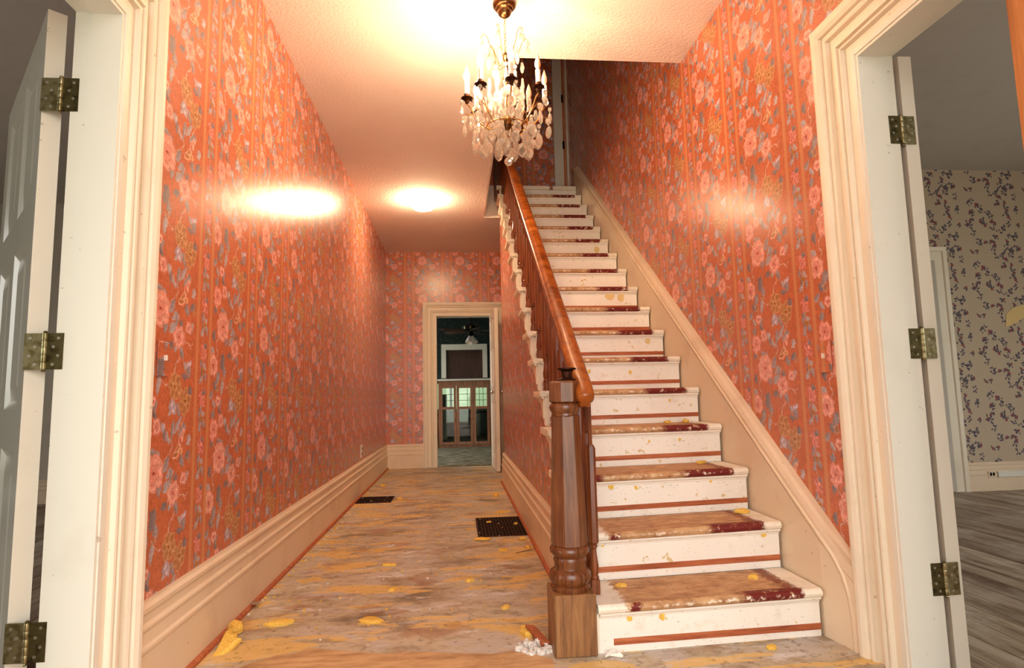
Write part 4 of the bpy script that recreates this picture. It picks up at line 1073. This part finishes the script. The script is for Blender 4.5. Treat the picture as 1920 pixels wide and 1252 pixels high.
B().box(LX0, LYB, -.05, LX1, LYF, -.024).obj('subfloor', 'void', fl2)
x = LX1-.15
me, _ = B().box(0, LYB+.001, -.024, .145, LYF-.001, 0, .0015).mesh('plank', 'plank', (0, 0, 0))
while x > LX0: inst('plank', me, (x, 0, 0), fl2); x -= .15
bboard('baseboard_left_room', (LX0, LYF, 0), (LX1, LYF, 0), (0, -1, 0), .7)

# ------------------------------------------------------------------ room beyond the far door
KY, KH, KX0, KX1 = 10.4, 2.46, -.9, 2.8
st_('floor.003', B().box(KX0, D+.15, -.04, KX1, KY+.1, -.002), 'dusty')
st_('floor.004', B().box(KX0, KY+.1, -.04, KX1, 13.6, -.002), 'darkfloor')  # floor of the added room behind the cabinet glass
st_('ceiling.004', B().box(KX0, D+.15, KH, KX1, 13.6, KH+.1), 'plaster')
st_('wall_kitchen', B().box(KX0, KY, 1.2, .74, KY+.12, KH).box(1.46, KY, 1.2, KX1, KY+.12, KH).box(.74, KY, 1.84, 1.46, KY+.12, KH).box(KX0, KY, 0, .58, KY+.12, 1.2).box(1.62, KY, 0, KX1, KY+.12, 1.2), 'greenpaper')
st_('wall_kitchen_near', B().box(KX0, D+.15, 0, FX0-.03, D+.17, KH).box(FX1+.03, D+.15, 0, KX1, D+.17, KH).box(FX0-.03, D+.15, FZ+.03, FX1+.03, D+.17, KH), 'greenpaper')
st_('wall_kitchen_right', B().box(KX1, D+.15, 0, KX1+.1, 13.6, KH), 'greenpaper')
st_('wall_kitchen_left', B().box(KX0-.1, D+.15, 0, KX0, 7.7, KH).box(KX0-.1, 10.0, 0, KX0, 13.6, KH).box(KX0-.1, 7.7, 2.2, KX0, 10.0, KH).box(KX0-.1, 7.7, 0, KX0, 10.0, .6), 'greenpaper')
portal('kitchen_unseen_window_daylight', (KX0-.12, 8.85, 1.4), (0, PI/2, 0), 1.6, 2.3)  # unseen window put in to light the kitchen floor
g = B(); g.box(.66, KY-.022, 1.30, .75, KY, 1.95).box(1.45, KY-.022, 1.30, 1.54, KY, 1.95).box(.75, KY-.022, 1.84, 1.45, KY, 1.95); st_('trim_13', g, 'jamb')
st_('trim_14', B().box(.745, KY+.03, 1.25, 1.455, KY+.05, 1.845), 'darkpanel')
CB = empty('china_cabinet', (1.09, KY, 0), 'low wooden cabinet with three glass doors under a shelf beyond the far doorway', 'cabinet')
cx0, cx1, cz = .60, 1.60, 1.2
B().box(.52, KY-.16, 1.245, 1.7, KY+.02, 1.28, .004).obj('counter_shelf', 'jamb', CB)
B().box(cx0, KY-.10, 0, cx1, KY+.10, .05).box(cx0, KY-.10, 1.16, cx1, KY+.10, 1.245).box(cx0, KY-.10, .05, cx0+.03, KY+.10, 1.16).box(cx1-.03, KY-.10, .05, cx1, KY+.10, 1.16).obj('carcass', 'cabwood', CB)
for x in (.925, 1.25): B().box(x-.012, KY-.08, .05, x+.012, KY+.10, 1.16).obj('divider', 'cabwood', CB)
for k in range(3):
    a, c = cx0+.03+k*.3135, cx0+.03+(k+1)*.3135-.006
    dr = empty('cabinet_door', ((a+c)/2, KY-.11, .06), parent=CB)
    f = .048; y0, y1 = KY-.122, KY-.10
    g = B(); g.box(a, y0, .055, a+f, y1, 1.155).box(c-f, y0, .055, c, y1, 1.155).box(a+f, y0, .055, c-f, y1, .055+f).box(a+f, y0, 1.155-f, c-f, y1, 1.155).box(a+f, y0, .71, c-f, y1, .71+f); g.obj('door_frame', 'cabwood', dr)
    g = B()
    for q in (1, 2): g.box(a+f, y0+.004, .758+(1.107-.758)*q/3-.004, c-f, y1-.004, .758+(1.107-.758)*q/3+.004)
    for q in ((1, 2) if k == 2 else (1,) if k == 1 else ()): g.box(a+f+(c-a-2*f)*q/(3 if k == 2 else 1.35)-.004, y0+.004, .758, a+f+(c-a-2*f)*q/(3 if k == 2 else 1.35)+.004, y1-.004, 1.107)
    g.obj('muntins', 'black', dr)
    B().box(a+f, y0+.009, .103, c-f, y0+.012, .71).obj('glass_pane', 'pane', dr); B().box(a+f, y0+.009, .758, c-f, y0+.012, 1.107).obj('glass_pane', 'pane', dr)
    g = B().lathe([(.006, 0), (.012, .006), (.010, .016)], (0, 0, 0), 8); g.xf(Matrix.Translation((c-.02, y0, .52)) @ Matrix.Rotation(PI/2, 4, 'X')); g.obj('door_knob', 'black', dr)
# added room and window behind the cabinet glass, standing in for its reflections
st_('reflection_wall', B().box(KX0, 13.5, 0, KX1, 13.6, .64).box(KX0, 13.5, 1.7, KX1, 13.6, KH).box(KX0, 13.5, .55, .2, 13.6, 1.7).box(1.95, 13.5, .55, KX1, 13.6, 1.7), 'greyroom')
wf = empty('reflection_window', (1.07, 13.5, .55)); wf['kind'] = 'structure'
g = B(); g.box(.2, 13.5, .55, .26, 13.6, 1.7).box(1.89, 13.5, .55, 1.95, 13.6, 1.7).box(.26, 13.5, .55, 1.89, 13.6, .61).box(.26, 13.5, 1.64, 1.89, 13.6, 1.7)
for x in (.8, 1.34): g.box(x-.03, 13.52, .61, x+.03, 13.58, 1.64)
g.obj('window_frame', 'jamb', wf)
B().box(.26, 13.55, .61, 1.89, 13.555, 1.64).obj('glass_pane', 'dimming_pane', wf)
st_('reflection_trim', B().box(.56, 12.6, 0, .72, 12.75, 1.0).box(.2, 13.46, .60, 1.95, 13.5, .66), 'jamb')  # added post and sill, the post imitating a pale reflection in the panes
portal('reflection_window_daylight', (1.07, 13.62, 1.12), (PI/2, 0, 0), 1.6, 1.0)
# ceiling fan
FXc, FYc = 1.19, 9.0
FN = empty('ceiling_fan', (FXc, FYc, 1.8), 'dark brass ceiling fan with white glass shades in the room beyond the far door', 'ceiling fan')
B().lathe([(.05, KH), (.05, KH-.03), (.012, KH-.05), (.012, 2.16)], (FXc, FYc, 0), 12).obj('downrod', 'iron', FN, smooth=40)
B().lathe([(.03, 2.17), (.10, 2.15), (.135, 2.12), (.135, 2.07), (.09, 2.05), (.05, 2.04), (.05, 1.98), (.03, 1.96)], (FXc, FYc, 0), 18).obj('motor_housing', 'black', FN, smooth=40)
for k in range(8):
    a = 2*PI*k/8; g = B().box(-.012, -.003, 0, .012, .003, .045); g.xf(Matrix.Translation((FXc+.134*math.cos(a), FYc+.134*math.sin(a), 2.073)) @ Matrix.Rotation(a+PI/2, 4, 'Z')); g.obj('brass_vent', 'brass', FN)
for k, a in enumerate((math.radians(-150), math.radians(-78), math.radians(-6), math.radians(66), math.radians(138))):
    g = B(); g.box(.10, -.015, -.003, .2, .015, .003); g.box(.18, -.06, -.004, .56, .06, .004, .003)
    g.xf(Matrix.Translation((FXc, FYc, 2.045)) @ Matrix.Rotation(a, 4, 'Z') @ Matrix.Rotation(.22, 4, 'X')); g.obj('fan_blade', 'darkpanel', FN)
for k, a in enumerate((-1.9, -.7, 1.2)):
    g = B().lathe([(.018, 0), (.024, -.02), (.042, -.06), (.06, -.11), (.064, -.125), (.058, -.122), (.036, -.055), (.014, -.01)], (0, 0, 0), 14, cap=False)
    g.xf(Matrix.Translation((FXc+.045*math.cos(a), FYc+.045*math.sin(a), 1.955)) @ Matrix.Rotation(a, 4, 'Z') @ Matrix.Rotation(-.35, 4, 'Y')); g.obj('glass_shade', 'sleeve', FN, smooth=60)
